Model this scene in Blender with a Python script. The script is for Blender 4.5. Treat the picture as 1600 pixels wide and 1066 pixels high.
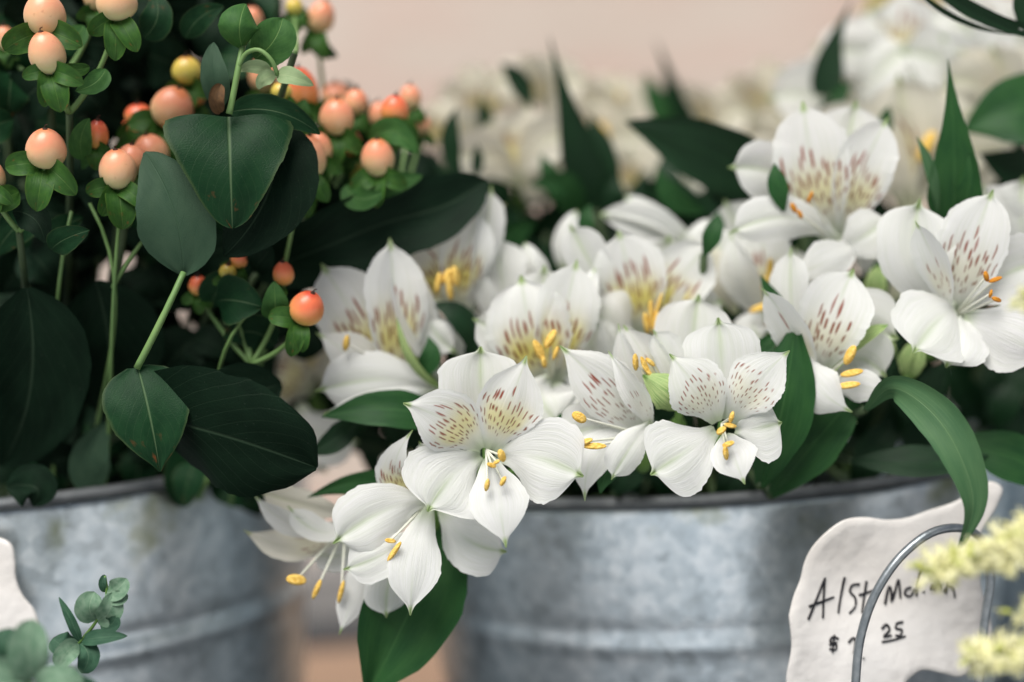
import bpy, math, random
import numpy as np
from mathutils import Matrix, Vector, Euler
sc = bpy.context.scene
for o in list(bpy.data.objects): bpy.data.objects.remove(o)
COL = sc.collection
R = math.radians

# ------------------------------------------------------------------ camera, sky, sun, exposure
FPX = 50.0 / 36.0 * 1600.0          # focal length in photo pixels
FD = 0.50                           # focus distance, metres
PITCH, ROLL = -2.0, 4.3
RIM_Z = 0.205
cam_d = bpy.data.cameras.new('camera'); cam = bpy.data.objects.new('camera', cam_d); COL.objects.link(cam)
cam_d.lens = 50; cam_d.sensor_width = 36; cam_d.clip_start = 0.02; cam_d.clip_end = 60
cam_d.dof.use_dof = True; cam_d.dof.focus_distance = FD; cam_d.dof.aperture_fstop = 2.05; cam_d.dof.aperture_blades = 0
CR = (Euler((R(90 + PITCH), 0, 0)).to_matrix() @ Euler((0, 0, R(-ROLL))).to_matrix())
CRn = np.array(CR); CL = np.array([0.0, -0.5, 0.0])
def ray(x, y): return np.array([(x - 800) / FPX, -(y - 533) / FPX, -1.0])
def P(x, y, dz=0.0):                # a photo position and a distance behind the focal plane (mm) -> world point
    return CL + CRn @ (ray(x, y) * (FD + dz / 1000.0))
CL[2] = RIM_Z - P(1100, 772, 52)[2]
cam.location = CL; cam.rotation_euler = CR.to_euler(); sc.camera = cam
def depth(p): return float(-(CRn.T @ (np.asarray(p) - CL))[2])
def px2m(p): return depth(p) / FPX

w = bpy.data.worlds.new('World'); sc.world = w; w.use_nodes = True
nt = w.node_tree; bg = nt.nodes['Background']; sky = nt.nodes.new('ShaderNodeTexSky')
SUN_EL, SUN_AZ = 58.0, 200.0        # azimuth: direction the light comes from, clockwise from +Y
sky.sky_type = 'NISHITA'; sky.sun_disc = False; sky.sun_elevation = R(SUN_EL); sky.sun_rotation = R(SUN_AZ)
sky.air_density = 1.0; sky.dust_density = 3.0
nt.links.new(sky.outputs[0], bg.inputs[0]); bg.inputs[1].default_value = 0.05
sl = bpy.data.lights.new('sun', 'SUN'); so = bpy.data.objects.new('sun', sl); COL.objects.link(so)
sl.energy = 4.8; sl.angle = R(42); sl.color = (1.0, 0.965, 0.925)
sd = Vector((math.sin(R(SUN_AZ)) * math.cos(R(SUN_EL)), math.cos(R(SUN_AZ)) * math.cos(R(SUN_EL)), math.sin(R(SUN_EL))))
so.rotation_euler = sd.to_track_quat('Z', 'Y').to_euler(); so.location = (-1, -2, 2)
sc.view_settings.view_transform = 'Standard'; sc.view_settings.look = 'None'
sc.view_settings.exposure = 0.26; sc.view_settings.gamma = 1
sc.cycles.use_denoising = True

# ------------------------------------------------------------------ materials
class NT:
    def __init__(s, name):
        s.m = bpy.data.materials.new(name); s.m.use_nodes = True; s.t = s.m.node_tree
        s.b = s.t.nodes['Principled BSDF']; s.out = s.t.nodes['Material Output']
    def n(s, kind, **kw):
        nd = s.t.nodes.new('ShaderNode' + kind)
        for k, v in kw.items():
            if k.startswith('i_'):
                key = k[2:]; key = int(key) if key.isdigit() else key
                nd.inputs[key].default_value = v
            else: setattr(nd, k, v)
        return nd
    def l(s, a, b): s.t.links.new(a, b)
    def math(s, op, a, b=0.0, clamp=False):
        nd = s.n('Math', operation=op, use_clamp=clamp)
        for i, v in enumerate((a, b)):
            if isinstance(v, (int, float)): nd.inputs[i].default_value = v
            else: s.l(v, nd.inputs[i])
        return nd.outputs[0]
    def mix(s, f, a, b):
        nd = s.n('Mix', data_type='RGBA')
        for idx, v in ((0, f), (6, a), (7, b)):
            if isinstance(v, (int, float)): nd.inputs[idx].default_value = v
            elif isinstance(v, tuple): nd.inputs[idx].default_value = (v + (1,))[:4]
            else: s.l(v, nd.inputs[idx])
        return nd.outputs[2]
    def ramp(s, f, stops):
        nd = s.n('ValToRGB'); e = nd.color_ramp.elements
        while len(e) < len(stops): e.new(0.5)
        for el, (p, c) in zip(e, stops):
            el.position = p; el.color = (c + (1,))[:4] if isinstance(c, tuple) else (c, c, c, 1)
        s.l(f, nd.inputs[0]); return nd.outputs[0]
    def uvmap(s, sx, sy, off=True):
        uv = s.n('UVMap'); mp = s.n('Mapping'); mp.inputs['Scale'].default_value = (sx, sy, 1)
        s.l(uv.outputs[0], mp.inputs[0])
        if off:
            oi = s.n('ObjectInfo'); cx = s.n('CombineXYZ'); s.l(s.math('MULTIPLY', oi.outputs['Random'], 37.0), cx.inputs[0]); s.l(cx.outputs[0], mp.inputs['Location'])
        return mp.outputs[0]
    def noise(s, vec, scale, detail=3, rough=0.5):
        nd = s.n('TexNoise'); nd.inputs['Scale'].default_value = scale; nd.inputs['Detail'].default_value = detail; nd.inputs['Roughness'].default_value = rough
        if vec is not None: s.l(vec, nd.inputs['Vector'])
        return nd.outputs[0]
    def bump(s, h, strength, dist=0.001):
        nd = s.n('Bump'); nd.inputs['Strength'].default_value = strength; nd.inputs['Distance'].default_value = dist
        s.l(h, nd.inputs['Height']); s.l(nd.outputs[0], s.b.inputs['Normal']); return nd
    def setc(s, c):
        if isinstance(c, tuple): s.b.inputs['Base Color'].default_value = (c + (1,))[:4]
        else: s.l(c, s.b.inputs['Base Color'])
    def translucent(s, fac, c):
        tr = s.n('BsdfTranslucent'); mx = s.n('MixShader'); mx.inputs[0].default_value = fac
        if isinstance(c, tuple): tr.inputs[0].default_value = (c + (1,))[:4]
        else: s.l(c, tr.inputs[0])
        s.l(s.b.outputs[0], mx.inputs[1]); s.l(tr.outputs[0], mx.inputs[2]); s.l(mx.outputs[0], s.out.inputs[0])

def petal_mat(name, white, green, fac=0.48, vc=1.0):
    m = NT(name)
    at = m.n('Attribute', attribute_name='tint'); sp = m.n('SeparateColor'); m.l(at.outputs['Color'], sp.inputs[0])
    v = m.noise(m.uvmap(17, 0.9), 2.6, 3, 0.6)
    vein = m.ramp(v, [(0.40, 0.0), (0.60, 1.0)])
    big = m.noise(m.uvmap(1.2, 1.5), 2.0, 2)
    c = m.mix(vein, (white[0] * .925 * vc, white[1] * .94 * (.3 + .7 * vc), white[2] * .90 * vc), white)
    c = m.mix(m.math('MULTIPLY', big, 0.25), c, (white[0] * .93, white[1] * .93, white[2] * .86))
    c = m.mix(sp.outputs[1], c, (0.95, 0.84, 0.27))
    gg = m.math('MULTIPLY', sp.outputs[2], m.math('ADD', m.math('MULTIPLY', vein, 0.5), 0.6), True)
    c = m.mix(gg, c, green)
    c = m.mix(sp.outputs[0], c, m.mix(at.outputs['Alpha'], (0.22, 0.07, 0.02), (0.33, 0.045, 0.02)))
    m.setc(c); m.b.inputs['Roughness'].default_value = 0.5; m.b.inputs['Specular IOR Level'].default_value = 0.25
    m.bump(v, 0.42, 0.0009); m.translucent(fac, c); return m.m
M = {}
M['petal'] = petal_mat('white_petal', (0.87, 0.875, 0.87), (0.30, 0.45, 0.11))
M['cream'] = petal_mat('cream_petal', (0.82, 0.79, 0.70), (0.36, 0.44, 0.14))
M['budp'] = petal_mat('green_bud_petal', (0.44, 0.54, 0.24), (0.10, 0.23, 0.03), 0.25, 0.40)

def leaf_mat(name, dark, light, pinnate, rough=0.42, vein=(0.2, 0.32, 0.14), tl=0.18, veinamt=0.5, edge=None, spec=0.16, sv=0.3):
    m = NT(name)
    uv = m.n('UVMap'); sx = m.n('SeparateXYZ'); m.l(uv.outputs[0], sx.inputs[0])
    u = m.math('SUBTRACT', sx.outputs[0], 0.5); au = m.math('ABSOLUTE', u)
    oi = m.n('ObjectInfo')
    big = m.noise(m.uvmap(3, 3), 1.7, 4)
    c = m.mix(m.ramp(big, [(0.3, 0.0), (0.7, 1.0)]), dark, light)
    c = m.mix(m.math('MULTIPLY', oi.outputs['Random'], 0.35), c, tuple(x * 0.6 for x in dark))
    if pinnate:
        ph = m.math('SUBTRACT', m.math('MULTIPLY', sx.outputs[1], 8.0), m.math('MULTIPLY', au, 9.0))
        tri = m.math('ABSOLUTE', m.math('SUBTRACT', m.math('FRACT', ph), 0.5))
        side = m.ramp(tri, [(0.0, 1.0), (0.045, 0.0)])
        fine = m.noise(m.uvmap(30, 42), 2.0, 2)
    else:
        st = m.noise(m.uvmap(26, 0.8), 2.0, 2)
        side = m.ramp(st, [(0.5, 0.0), (0.68, 1.0)]); fine = st
    mid = m.ramp(au, [(0.0, 1.0), (0.007, 0.8), (0.018, 0.0)])
    vv = m.math('MAXIMUM', m.math('MULTIPLY', side, sv), mid)
    c = m.mix(m.math('MULTIPLY', vv, veinamt), c, vein)
    if edge:
        e = m.ramp(au, [(0.455, 0.0), (0.495, 1.0)]); c = m.mix(m.math('MULTIPLY', e, 0.28), c, edge)
        blotch = m.ramp(m.noise(m.uvmap(2, 2.5), 2.5, 3), [(0.62, 0.0), (0.72, 1.0)])
        c = m.mix(m.math('MULTIPLY', blotch, m.ramp(sx.outputs[1], [(0.6, 0.0), (1.0, 0.8)])), c, (0.22, 0.06, 0.02))
    spk = m.ramp(m.noise(m.uvmap(14, 14), 6.0, 2), [(0.72, 0.0), (0.78, 1.0)])
    c = m.mix(m.math('MULTIPLY', spk, 0.22), c, (0.35, 0.4, 0.33))
    m.setc(c); m.b.inputs['Roughness'].default_value = rough; m.b.inputs['Specular IOR Level'].default_value = spec
    h = m.math('ADD', m.math('MULTIPLY', vv, -0.6), m.math('MULTIPLY', fine, 0.35))
    m.bump(h, 0.35, 0.0012); m.translucent(tl, c); return m.m
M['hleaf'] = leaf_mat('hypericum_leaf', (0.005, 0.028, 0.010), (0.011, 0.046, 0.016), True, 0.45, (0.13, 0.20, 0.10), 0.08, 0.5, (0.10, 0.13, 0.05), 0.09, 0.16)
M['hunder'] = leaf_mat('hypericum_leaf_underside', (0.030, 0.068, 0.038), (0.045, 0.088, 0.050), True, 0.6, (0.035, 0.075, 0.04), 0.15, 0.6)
M['hshade'] = leaf_mat('hypericum_leaf_shade_tone', (0.002, 0.009, 0.004), (0.005, 0.017, 0.008), True, 0.6, (0.035, 0.06, 0.035), 0.02, 0.55, None, 0.07, 0.35)  # leaf albedo lowered to carry the shade of foliage overhead
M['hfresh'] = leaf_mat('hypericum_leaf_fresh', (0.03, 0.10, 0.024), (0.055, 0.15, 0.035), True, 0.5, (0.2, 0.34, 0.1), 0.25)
M['hpale'] = leaf_mat('hypericum_leaf_pale', (0.26, 0.37, 0.18), (0.34, 0.44, 0.24), True, 0.5, (0.4, 0.5, 0.25), 0.2)
M['sepal'] = leaf_mat('berry_sepal', (0.022, 0.075, 0.014), (0.045, 0.125, 0.020), False, 0.45, (0.16, 0.28, 0.07), 0.2, 0.35, (0.13, 0.22, 0.03))
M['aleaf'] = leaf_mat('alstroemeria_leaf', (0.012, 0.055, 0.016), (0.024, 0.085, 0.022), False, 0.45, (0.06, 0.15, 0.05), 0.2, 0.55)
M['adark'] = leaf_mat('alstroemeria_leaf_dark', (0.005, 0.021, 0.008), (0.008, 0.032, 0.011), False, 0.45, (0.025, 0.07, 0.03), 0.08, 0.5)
M['alight'] = leaf_mat('alstroemeria_leaf_light', (0.040, 0.105, 0.045), (0.065, 0.14, 0.060), False, 0.55, (0.16, 0.26, 0.12), 0.2, 0.55)
M['euc'] = leaf_mat('eucalyptus_leaf', (0.10, 0.20, 0.12), (0.22, 0.33, 0.23), True, 0.6, (0.36, 0.45, 0.33), 0.15, 0.4)
M['eucd'] = leaf_mat('eucalyptus_leaf_dark', (0.022, 0.07, 0.04), (0.05, 0.12, 0.07), True, 0.5, (0.2, 0.3, 0.2), 0.1, 0.35)
M['brown'] = leaf_mat('withered_bract', (0.07, 0.04, 0.02), (0.13, 0.07, 0.03), False, 0.8, (0.1, 0.06, 0.03), 0.05)

def simple(name, a, b, scale, rough, spec=0.3, bump=0.2, tl=0.0):
    m = NT(name); tc = m.n('TexCoord'); nz = m.noise(tc.outputs['Object'], scale, 4)
    c = m.mix(m.ramp(nz, [(0.3, 0.0), (0.7, 1.0)]), a, b); m.setc(c)
    m.b.inputs['Roughness'].default_value = rough; m.b.inputs['Specular IOR Level'].default_value = spec
    m.bump(nz, bump, 0.0006)
    if tl: m.translucent(tl, c)
    return m.m
M['stem'] = simple('green_stem', (0.06, 0.14, 0.03), (0.12, 0.22, 0.05), 60, 0.5)
M['hstem'] = simple('hypericum_stem', (0.10, 0.19, 0.06), (0.15, 0.25, 0.08), 60, 0.5)
M['dstem'] = simple('dark_stem', (0.02, 0.04, 0.02), (0.05, 0.08, 0.03), 60, 0.6)
M['fil'] = simple('filament', (0.72, 0.74, 0.62), (0.8, 0.8, 0.72), 80, 0.5, 0.3, 0.1, 0.3)
M['anther'] = simple('anther_yellow', (0.56, 0.33, 0.05), (0.80, 0.57, 0.17), 900, 0.85, 0.1, 1.0)
M['antherb'] = simple('anther_brown', (0.40, 0.15, 0.015), (0.55, 0.24, 0.03), 500, 0.75, 0.15, 0.9)
M['style'] = simple('berry_stigma', (0.02, 0.012, 0.008), (0.06, 0.02, 0.01), 200, 0.8)
M['ink'] = simple('black_ink', (0.008, 0.008, 0.010), (0.016, 0.016, 0.02), 300, 0.45)
M['wire'] = simple('grey_wire', (0.16, 0.185, 0.20), (0.26, 0.285, 0.30), 300, 0.35, 0.5); M['wire'].node_tree.nodes['Principled BSDF'].inputs['Metallic'].default_value = 0.6
M['floret'] = simple('yellow_floret', (0.86, 0.84, 0.42), (0.93, 0.92, 0.70), 400, 0.7, 0.2, 0.3, 0.3)
M['floretg'] = simple('greenish_floret', (0.45, 0.52, 0.10), (0.62, 0.64, 0.20), 400, 0.7, 0.2, 0.3, 0.3)
M['far'] = simple('far_bloom_yellow', (0.55, 0.50, 0.22), (0.65, 0.58, 0.30), 90, 0.8, 0.2, 0.3, 0.3)

def berry_mat(name, bottom, top, cap):
    m = NT(name); uv = m.n('UVMap'); sx = m.n('SeparateXYZ'); m.l(uv.outputs[0], sx.inputs[0])
    tc = m.n('TexCoord'); nz = m.noise(tc.outputs['Object'], 150, 3); fn = m.noise(tc.outputs['Object'], 700, 2)
    vv = m.math('ADD', sx.outputs[1], m.math('MULTIPLY', m.math('SUBTRACT', nz, 0.5), 0.35))
    c = m.ramp(vv, [(0.20, bottom), (0.42, tuple(.6*a+.4*b for a,b in zip(bottom,top))), (0.78, top), (0.90, top), (0.985, cap)])
    c = m.mix(m.math('MULTIPLY', fn, 0.2), c, tuple(x * 0.75 for x in top))
    bl = m.ramp(m.noise(tc.outputs['Object'], 260, 3), [(0.66, 0.0), (0.74, 1.0)]); c = m.mix(m.math('MULTIPLY', bl, 0.45), c, (0.36, 0.13, 0.05))
    m.setc(c); m.b.inputs['Roughness'].default_value = 0.34; m.b.inputs['Specular IOR Level'].default_value = 0.45
    m.b.inputs['Subsurface Weight'].default_value = 0.15; m.b.inputs['Subsurface Radius'].default_value = (0.004, 0.002, 0.001); m.b.inputs['Subsurface Scale'].default_value = 0.5
    m.bump(fn, 0.12, 0.0004); return m.m
M['b_peach'] = berry_mat('peach_berry', (0.64, 0.56, 0.28), (0.74, 0.29, 0.165), (0.62, 0.20, 0.08))
M['b_pale'] = berry_mat('pale_berry', (0.62, 0.58, 0.30), (0.76, 0.35, 0.20), (0.6, 0.2, 0.09))
M['b_red'] = berry_mat('coral_berry', (0.70, 0.42, 0.12), (0.72, 0.16, 0.07), (0.5, 0.06, 0.03))
M['b_yel'] = berry_mat('yellow_berry', (0.42, 0.44, 0.08), (0.62, 0.46, 0.09), (0.55, 0.25, 0.05))

def galv_mat():
    m = NT('galvanised_steel'); tc = m.n('TexCoord'); ob = tc.outputs['Object']
    mp = m.n('Mapping'); mp.inputs['Scale'].default_value = (1, 1, 0.45); m.l(ob, mp.inputs[0])
    vor = m.n('TexVoronoi'); vor.inputs['Scale'].default_value = 210; m.l(ob, vor.inputs['Vector'])
    vs = m.n('SeparateColor'); m.l(vor.outputs['Color'], vs.inputs[0])
    n1 = m.noise(mp.outputs[0], 42, 6, 0.62); n2 = m.noise(ob, 120, 5, 0.65); n3 = m.noise(mp.outputs[0], 9, 4, 0.6)
    f = m.math('ADD', m.math('MULTIPLY', n1, 0.48), m.math('ADD', m.math('MULTIPLY', n2, 0.42), m.math('MULTIPLY', vs.outputs[0], 0.16)))
    c = m.ramp(f, [(0.36, (0.36, 0.42, 0.455)), (0.50, (0.59, 0.68, 0.735)), (0.64, (0.84, 0.91, 0.95))])
    c = m.mix(m.math('MULTIPLY', m.ramp(n3, [(0.42, 0.0), (0.66, 1.0)]), 0.35), c, (0.50, 0.50, 0.46))
    sx = m.n('SeparateXYZ'); m.l(ob, sx.inputs[0])
    moss = m.math('MULTIPLY', m.ramp(sx.outputs[2], [(0.182, 0.0), (0.196, 1.0)]), m.ramp(m.noise(ob, 34, 4), [(0.52, 0.0), (0.66, 1.0)]))
    c = m.mix(m.math('MULTIPLY', moss, 0.75), c, (0.20, 0.22, 0.04))
    m.setc(c); m.b.inputs['Metallic'].default_value = 0.85
    m.l(m.ramp(n1, [(0.3, 0.27), (0.7, 0.40)]), m.b.inputs['Roughness'])
    m.bump(m.math('ADD', n2, m.math('MULTIPLY', n1, 1.5)), 0.25, 0.0012); return m.m
M['galv'] = galv_mat()
M['rimshade'] = simple('shade_toned_rim', (0.08, 0.09, 0.095), (0.17, 0.18, 0.185), 90, 0.55, 0.4); M['rimshade'].node_tree.nodes['Principled BSDF'].inputs['Metallic'].default_value = 0.3  # dark base colour holds the shade of the overhanging flowers
def sign_mat():
    m = NT('white_ceramic'); tc = m.n('TexCoord'); n1 = m.noise(tc.outputs['Object'], 18, 4); n2 = m.noise(tc.outputs['Object'], 70, 4)
    c = m.mix(m.ramp(n1, [(0.35, 0.0), (0.7, 1.0)]), (0.55, 0.525, 0.49), (0.67, 0.655, 0.63)); m.setc(c)
    m.b.inputs['Roughness'].default_value = 0.35; m.bump(m.math('ADD', m.math('MULTIPLY', n1, 2.0), n2), 0.30, 0.004); return m.m
M['sign'] = sign_mat()
def wall_mat():
    m = NT('pink_stucco'); tc = m.n('TexCoord'); n1 = m.noise(tc.outputs['Object'], 2.2, 4); n2 = m.noise(tc.outputs['Object'], 60, 6, 0.7)
    mp = m.n('Mapping'); mp.inputs['Scale'].default_value = (0.6, 1, 2.6); m.l(tc.outputs['Object'], mp.inputs[0]); n3 = m.noise(mp.outputs[0], 4.5, 3)
    c = m.mix(m.ramp(n1, [(0.35, 0.0), (0.68, 1.0)]), (0.50, 0.42, 0.355), (0.60, 0.525, 0.46))
    c = m.mix(m.math('MULTIPLY', m.ramp(n3, [(0.48, 0.0), (0.68, 1.0)]), 0.8), c, (0.57, 0.36, 0.30))
    c = m.mix(m.math('MULTIPLY', n2, 0.25), c, (0.50, 0.42, 0.36)); m.setc(c); m.b.inputs['Roughness'].default_value = 0.9
    m.bump(n2, 0.5, 0.003); return m.m
M['wall'] = wall_mat()
M['bounce_pale'] = simple('pale_bounce_strip', (0.48, 0.50, 0.52), (0.60, 0.62, 0.64), 9, 0.9, 0.2, 0.4)  # pale tone for the added strip that the bucket fronts reflect
M['darkground'] = simple('dark_reflected_ground', (0.018, 0.020, 0.023), (0.035, 0.037, 0.040), 60, 0.9, 0.2, 0.5)  # ground made dark so that the bucket flanks reflect darkness
def wood_mat():
    m = NT('brown_planks'); tc = m.n('TexCoord'); sx = m.n('SeparateXYZ'); m.l(tc.outputs['Object'], sx.inputs[0])
    mp = m.n('Mapping'); mp.inputs['Scale'].default_value = (2, 22, 1); m.l(tc.outputs['Object'], mp.inputs[0])
    g = m.noise(mp.outputs[0], 6, 5, 0.6)
    c = m.mix(g, (0.17, 0.105, 0.065), (0.30, 0.20, 0.135))
    fr = m.math('FRACT', m.math('MULTIPLY', sx.outputs[1], 7.0)); gap = m.ramp(fr, [(0.0, 1.0), (0.02, 0.0)])
    c = m.mix(gap, c, (0.03, 0.02, 0.015)); m.setc(c); m.b.inputs['Roughness'].default_value = 0.7
    m.bump(m.math('SUBTRACT', g, gap), 0.5, 0.003); return m.m
M['wood'] = wood_mat()
M['stone'] = simple('grey_stone', (0.16, 0.155, 0.15), (0.27, 0.26, 0.25), 14, 0.9, 0.2, 0.5)

# ------------------------------------------------------------------ object helpers
WL = {}                             # object name -> world origin
def tag(o, label, cat, group=None):
    o['label'] = label; o['category'] = cat
    if group: o['group'] = group
    return o
def thing(name, label, cat, loc, group=None):
    o = bpy.data.objects.new(name, None); COL.objects.link(o); o.location = loc; o.empty_display_size = 0.01
    WL[o.name] = np.array(loc, float); return tag(o, label, cat, group)
def mk(name, V, F, mat, parent=None, uv=None, col=None, smooth=True, loc=None):
    V = np.asarray(V, float)
    org = WL[parent.name] if parent else (np.array(loc, float) if loc is not None else np.zeros(3))
    me = bpy.data.meshes.new(name); me.from_pydata((V - org).tolist(), [], [tuple(int(i) for i in f) for f in F]); me.update()
    if smooth: me.polygons.foreach_set('use_smooth', [True] * len(me.polygons))
    if uv is not None:
        li = np.empty(len(me.loops), int); me.loops.foreach_get('vertex_index', li)
        l = me.uv_layers.new(name='UVMap'); l.data.foreach_set('uv', np.asarray(uv, float)[li].ravel())
    if col is not None:
        a = me.color_attributes.new('tint', 'FLOAT_COLOR', 'POINT'); a.data.foreach_set('color', np.asarray(col, float).ravel())
    me.materials.append(mat)
    o = bpy.data.objects.new(name, me); COL.objects.link(o)
    if parent: o.parent = parent
    else: o.location = org
    WL[o.name] = org; return o
def unit(a): return a / np.maximum(np.linalg.norm(a, axis=-1, keepdims=True), 1e-9)
def curve(pts, t):
    p = np.asarray(pts, float)
    d = np.r_[0, np.cumsum(np.linalg.norm(np.diff(p, axis=0), axis=1))]; d /= d[-1]
    if len(p) == 2: return p[0] + (p[1] - p[0]) * t[:, None]
    if len(p) <= 4: return np.stack([np.polyval(np.polyfit(d, p[:, k], len(p) - 1), t) for k in range(3)], 1)
    m = np.gradient(p, d, axis=0)   # cubic Hermite through the points
    i = np.clip(np.searchsorted(d, t, side='right') - 1, 0, len(p) - 2); h = (d[i + 1] - d[i]); s = ((t - d[i]) / h)[:, None]; h = h[:, None]
    return ((2*s**3-3*s**2+1)*p[i] + (s**3-2*s**2+s)*h*m[i] + (-2*s**3+3*s**2)*p[i+1] + (s**3-s**2)*h*m[i+1])
def herm(tab, t):
    x = np.array([a for a, _ in tab]); y = np.array([b for _, b in tab])
    dl = np.diff(y) / np.diff(x); m = np.r_[dl[0], (dl[1:] + dl[:-1]) / 2, dl[-1]]
    for k in range(1, len(x) - 1):
        if dl[k - 1] * dl[k] <= 0: m[k] = 0
        else: m[k] = 2 * dl[k-1] * dl[k] / (dl[k-1] + dl[k])
    i = np.clip(np.searchsorted(x, t, side='right') - 1, 0, len(x) - 2); h = x[i+1] - x[i]; s = (t - x[i]) / h
    return np.maximum((2*s**3-3*s**2+1)*y[i] + (s**3-2*s**2+s)*h*m[i] + (-2*s**3+3*s**2)*y[i+1] + (s**3-s**2)*h*m[i+1], 0.003)
PROF = {
 'S': [(0,.16),(.15,.26),(.35,.66),(.52,.93),(.66,1),(.77,.96),(.85,.82),(.895,.60),(.925,.34),(.945,.13),(.965,.075),(1,.02)],
 'U': [(0,.18),(.2,.48),(.4,.88),(.54,1),(.67,.90),(.79,.62),(.88,.30),(.93,.13),(.96,.075),(1,.02)],
 'V': [(0,.2),(.2,.5),(.4,.86),(.6,1),(.74,.94),(.85,.70),(.91,.42),(.945,.16),(.965,.08),(1,.02)],
 'L': [(0,.2),(.25,.55),(.5,.94),(.62,1),(.75,.80),(.86,.42),(.92,.15),(.955,.08),(1,.02)],
 'B': [(0,.35),(.2,.8),(.45,1),(.7,.85),(.88,.5),(1,.05)],
 'A': [(0,.16),(.2,.62),(.45,1),(.68,.84),(.88,.36),(1,.02)],
 'T': [(0,.74),(.14,1),(.30,.90),(.46,.64),(.62,.37),(.78,.18),(.9,.08),(1,.02)],
 'O': [(0,.10),(.07,.5),(.22,.9),(.38,1),(.58,.9),(.78,.62),(.92,.33),(1,.04)],
 'H': [(0,.80),(.02,.93),(.05,.985),(.11,1),(.3,.90),(.5,.74),(.7,.55),(.85,.38),(.94,.24),(.98,.13),(1,.03)],
 'C': [(0,.25),(.05,.62),(.18,.93),(.33,1),(.55,.88),(.72,.64),(.84,.40),(.93,.17),(1,.03)],
 'R': [(0,.2),(.08,.55),(.27,.9),(.48,1),(.68,.95),(.84,.75),(.94,.47),(1,.05)],
}
def blade(pts, wpx, prof, roll=0, cup=0.15, nu=14, nv=24, ruffle=0.02, seed=0, fold=0.0, nrm=None):
    rng = np.random.RandomState(seed + 11)
    s = np.linspace(0, 1, nv + 1); t = 1 - (1 - s) ** 1.35
    C = curve(pts, t); T = unit(np.gradient(C, axis=0))
    Vw = (CL - C) if nrm is None else np.broadcast_to(np.asarray(nrm, float), C.shape)
    N = Vw - (Vw * T).sum(1)[:, None] * T
    N = unit(N); S = np.cross(T, N)
    rl = roll if isinstance(roll, tuple) else (roll, roll)
    a = np.radians(rl[0] + (rl[1] - rl[0]) * t)[:, None]
    S, N = S * np.cos(a) + N * np.sin(a), N * np.cos(a) - S * np.sin(a)
    hw = herm(PROF[prof], t) * wpx * 0.5 * px2m(np.mean(C, axis=0))
    W = hw.max(); u = np.linspace(-1, 1, nu + 1)
    UU, TT = np.meshgrid(u, t)
    ph = rng.uniform(0, 6.28, 6)
    ew = 1 + ruffle * (np.sin(9 * TT + ph[0] + np.sign(UU)) + .6 * np.sin(23 * TT + ph[1] + 2 * np.sign(UU)) + .35 * np.sin(61 * TT + ph[2])) * np.abs(UU) + ruffle * .5 * np.sin(150 * TT + 2.5 * np.sin(37 * TT)) * np.abs(UU) ** 6
    X = UU * hw[:, None] * ew
    Z = cup * (UU ** 2) * hw[:, None] + fold * (1 - np.sqrt(UU ** 2 + .02)) * hw[:, None] * -1
    Z += W * ruffle * 3.0 * np.abs(UU) ** 2 * np.sin(7 * TT + ph[3] + 1.5 * np.sign(UU)) * np.sin(np.pi * np.clip(TT, 0, 1))
    if prof == 'S': Z -= W * .10 * np.exp(-(UU / .2) ** 2) * np.clip((TT - .25) / .6, 0, 1)
    Z += W * 0.03 * np.sin(5 * UU + ph[4]) * np.sin(4 * TT + ph[5])
    V = C[:, None, :] + S[:, None, :] * X[..., None] + N[:, None, :] * Z[..., None]
    ln = np.linalg.norm(np.diff(C, axis=0), axis=1).sum()
    V = V.reshape(-1, 3); uv = np.stack([(UU / 2 + .5).ravel(), TT.ravel()], 1)
    k = np.arange(nv)[:, None] * (nu + 1) + np.arange(nu)[None, :]
    F = np.stack([k, k + 1, k + nu + 2, k + nu + 1], -1).reshape(-1, 4)
    return V, F, uv, UU, TT, X, ln, W
def pt(q, dz):
    return P(q[0], q[1], dz + (q[2] if len(q) > 2 else 0))
def leaf(name, pts, wpx, mat, parent, prof='A', dz=0, roll=0, cup=0.12, fold=0.0, seed=0, ruffle=0.015, nu=14, nv=26, label=None):
    V, F, uv, *_ = blade([pt(q, dz) for q in pts], wpx, prof, roll, cup, nu, nv, ruffle, seed, fold)
    o = mk(name, V, F, M[mat], parent, uv)
    if label: o['label'] = label
    return o
def sstep(a, b, x):
    s = np.clip((x - a) / (b - a), 0, 1); return s * s * (3 - 2 * s)
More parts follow.
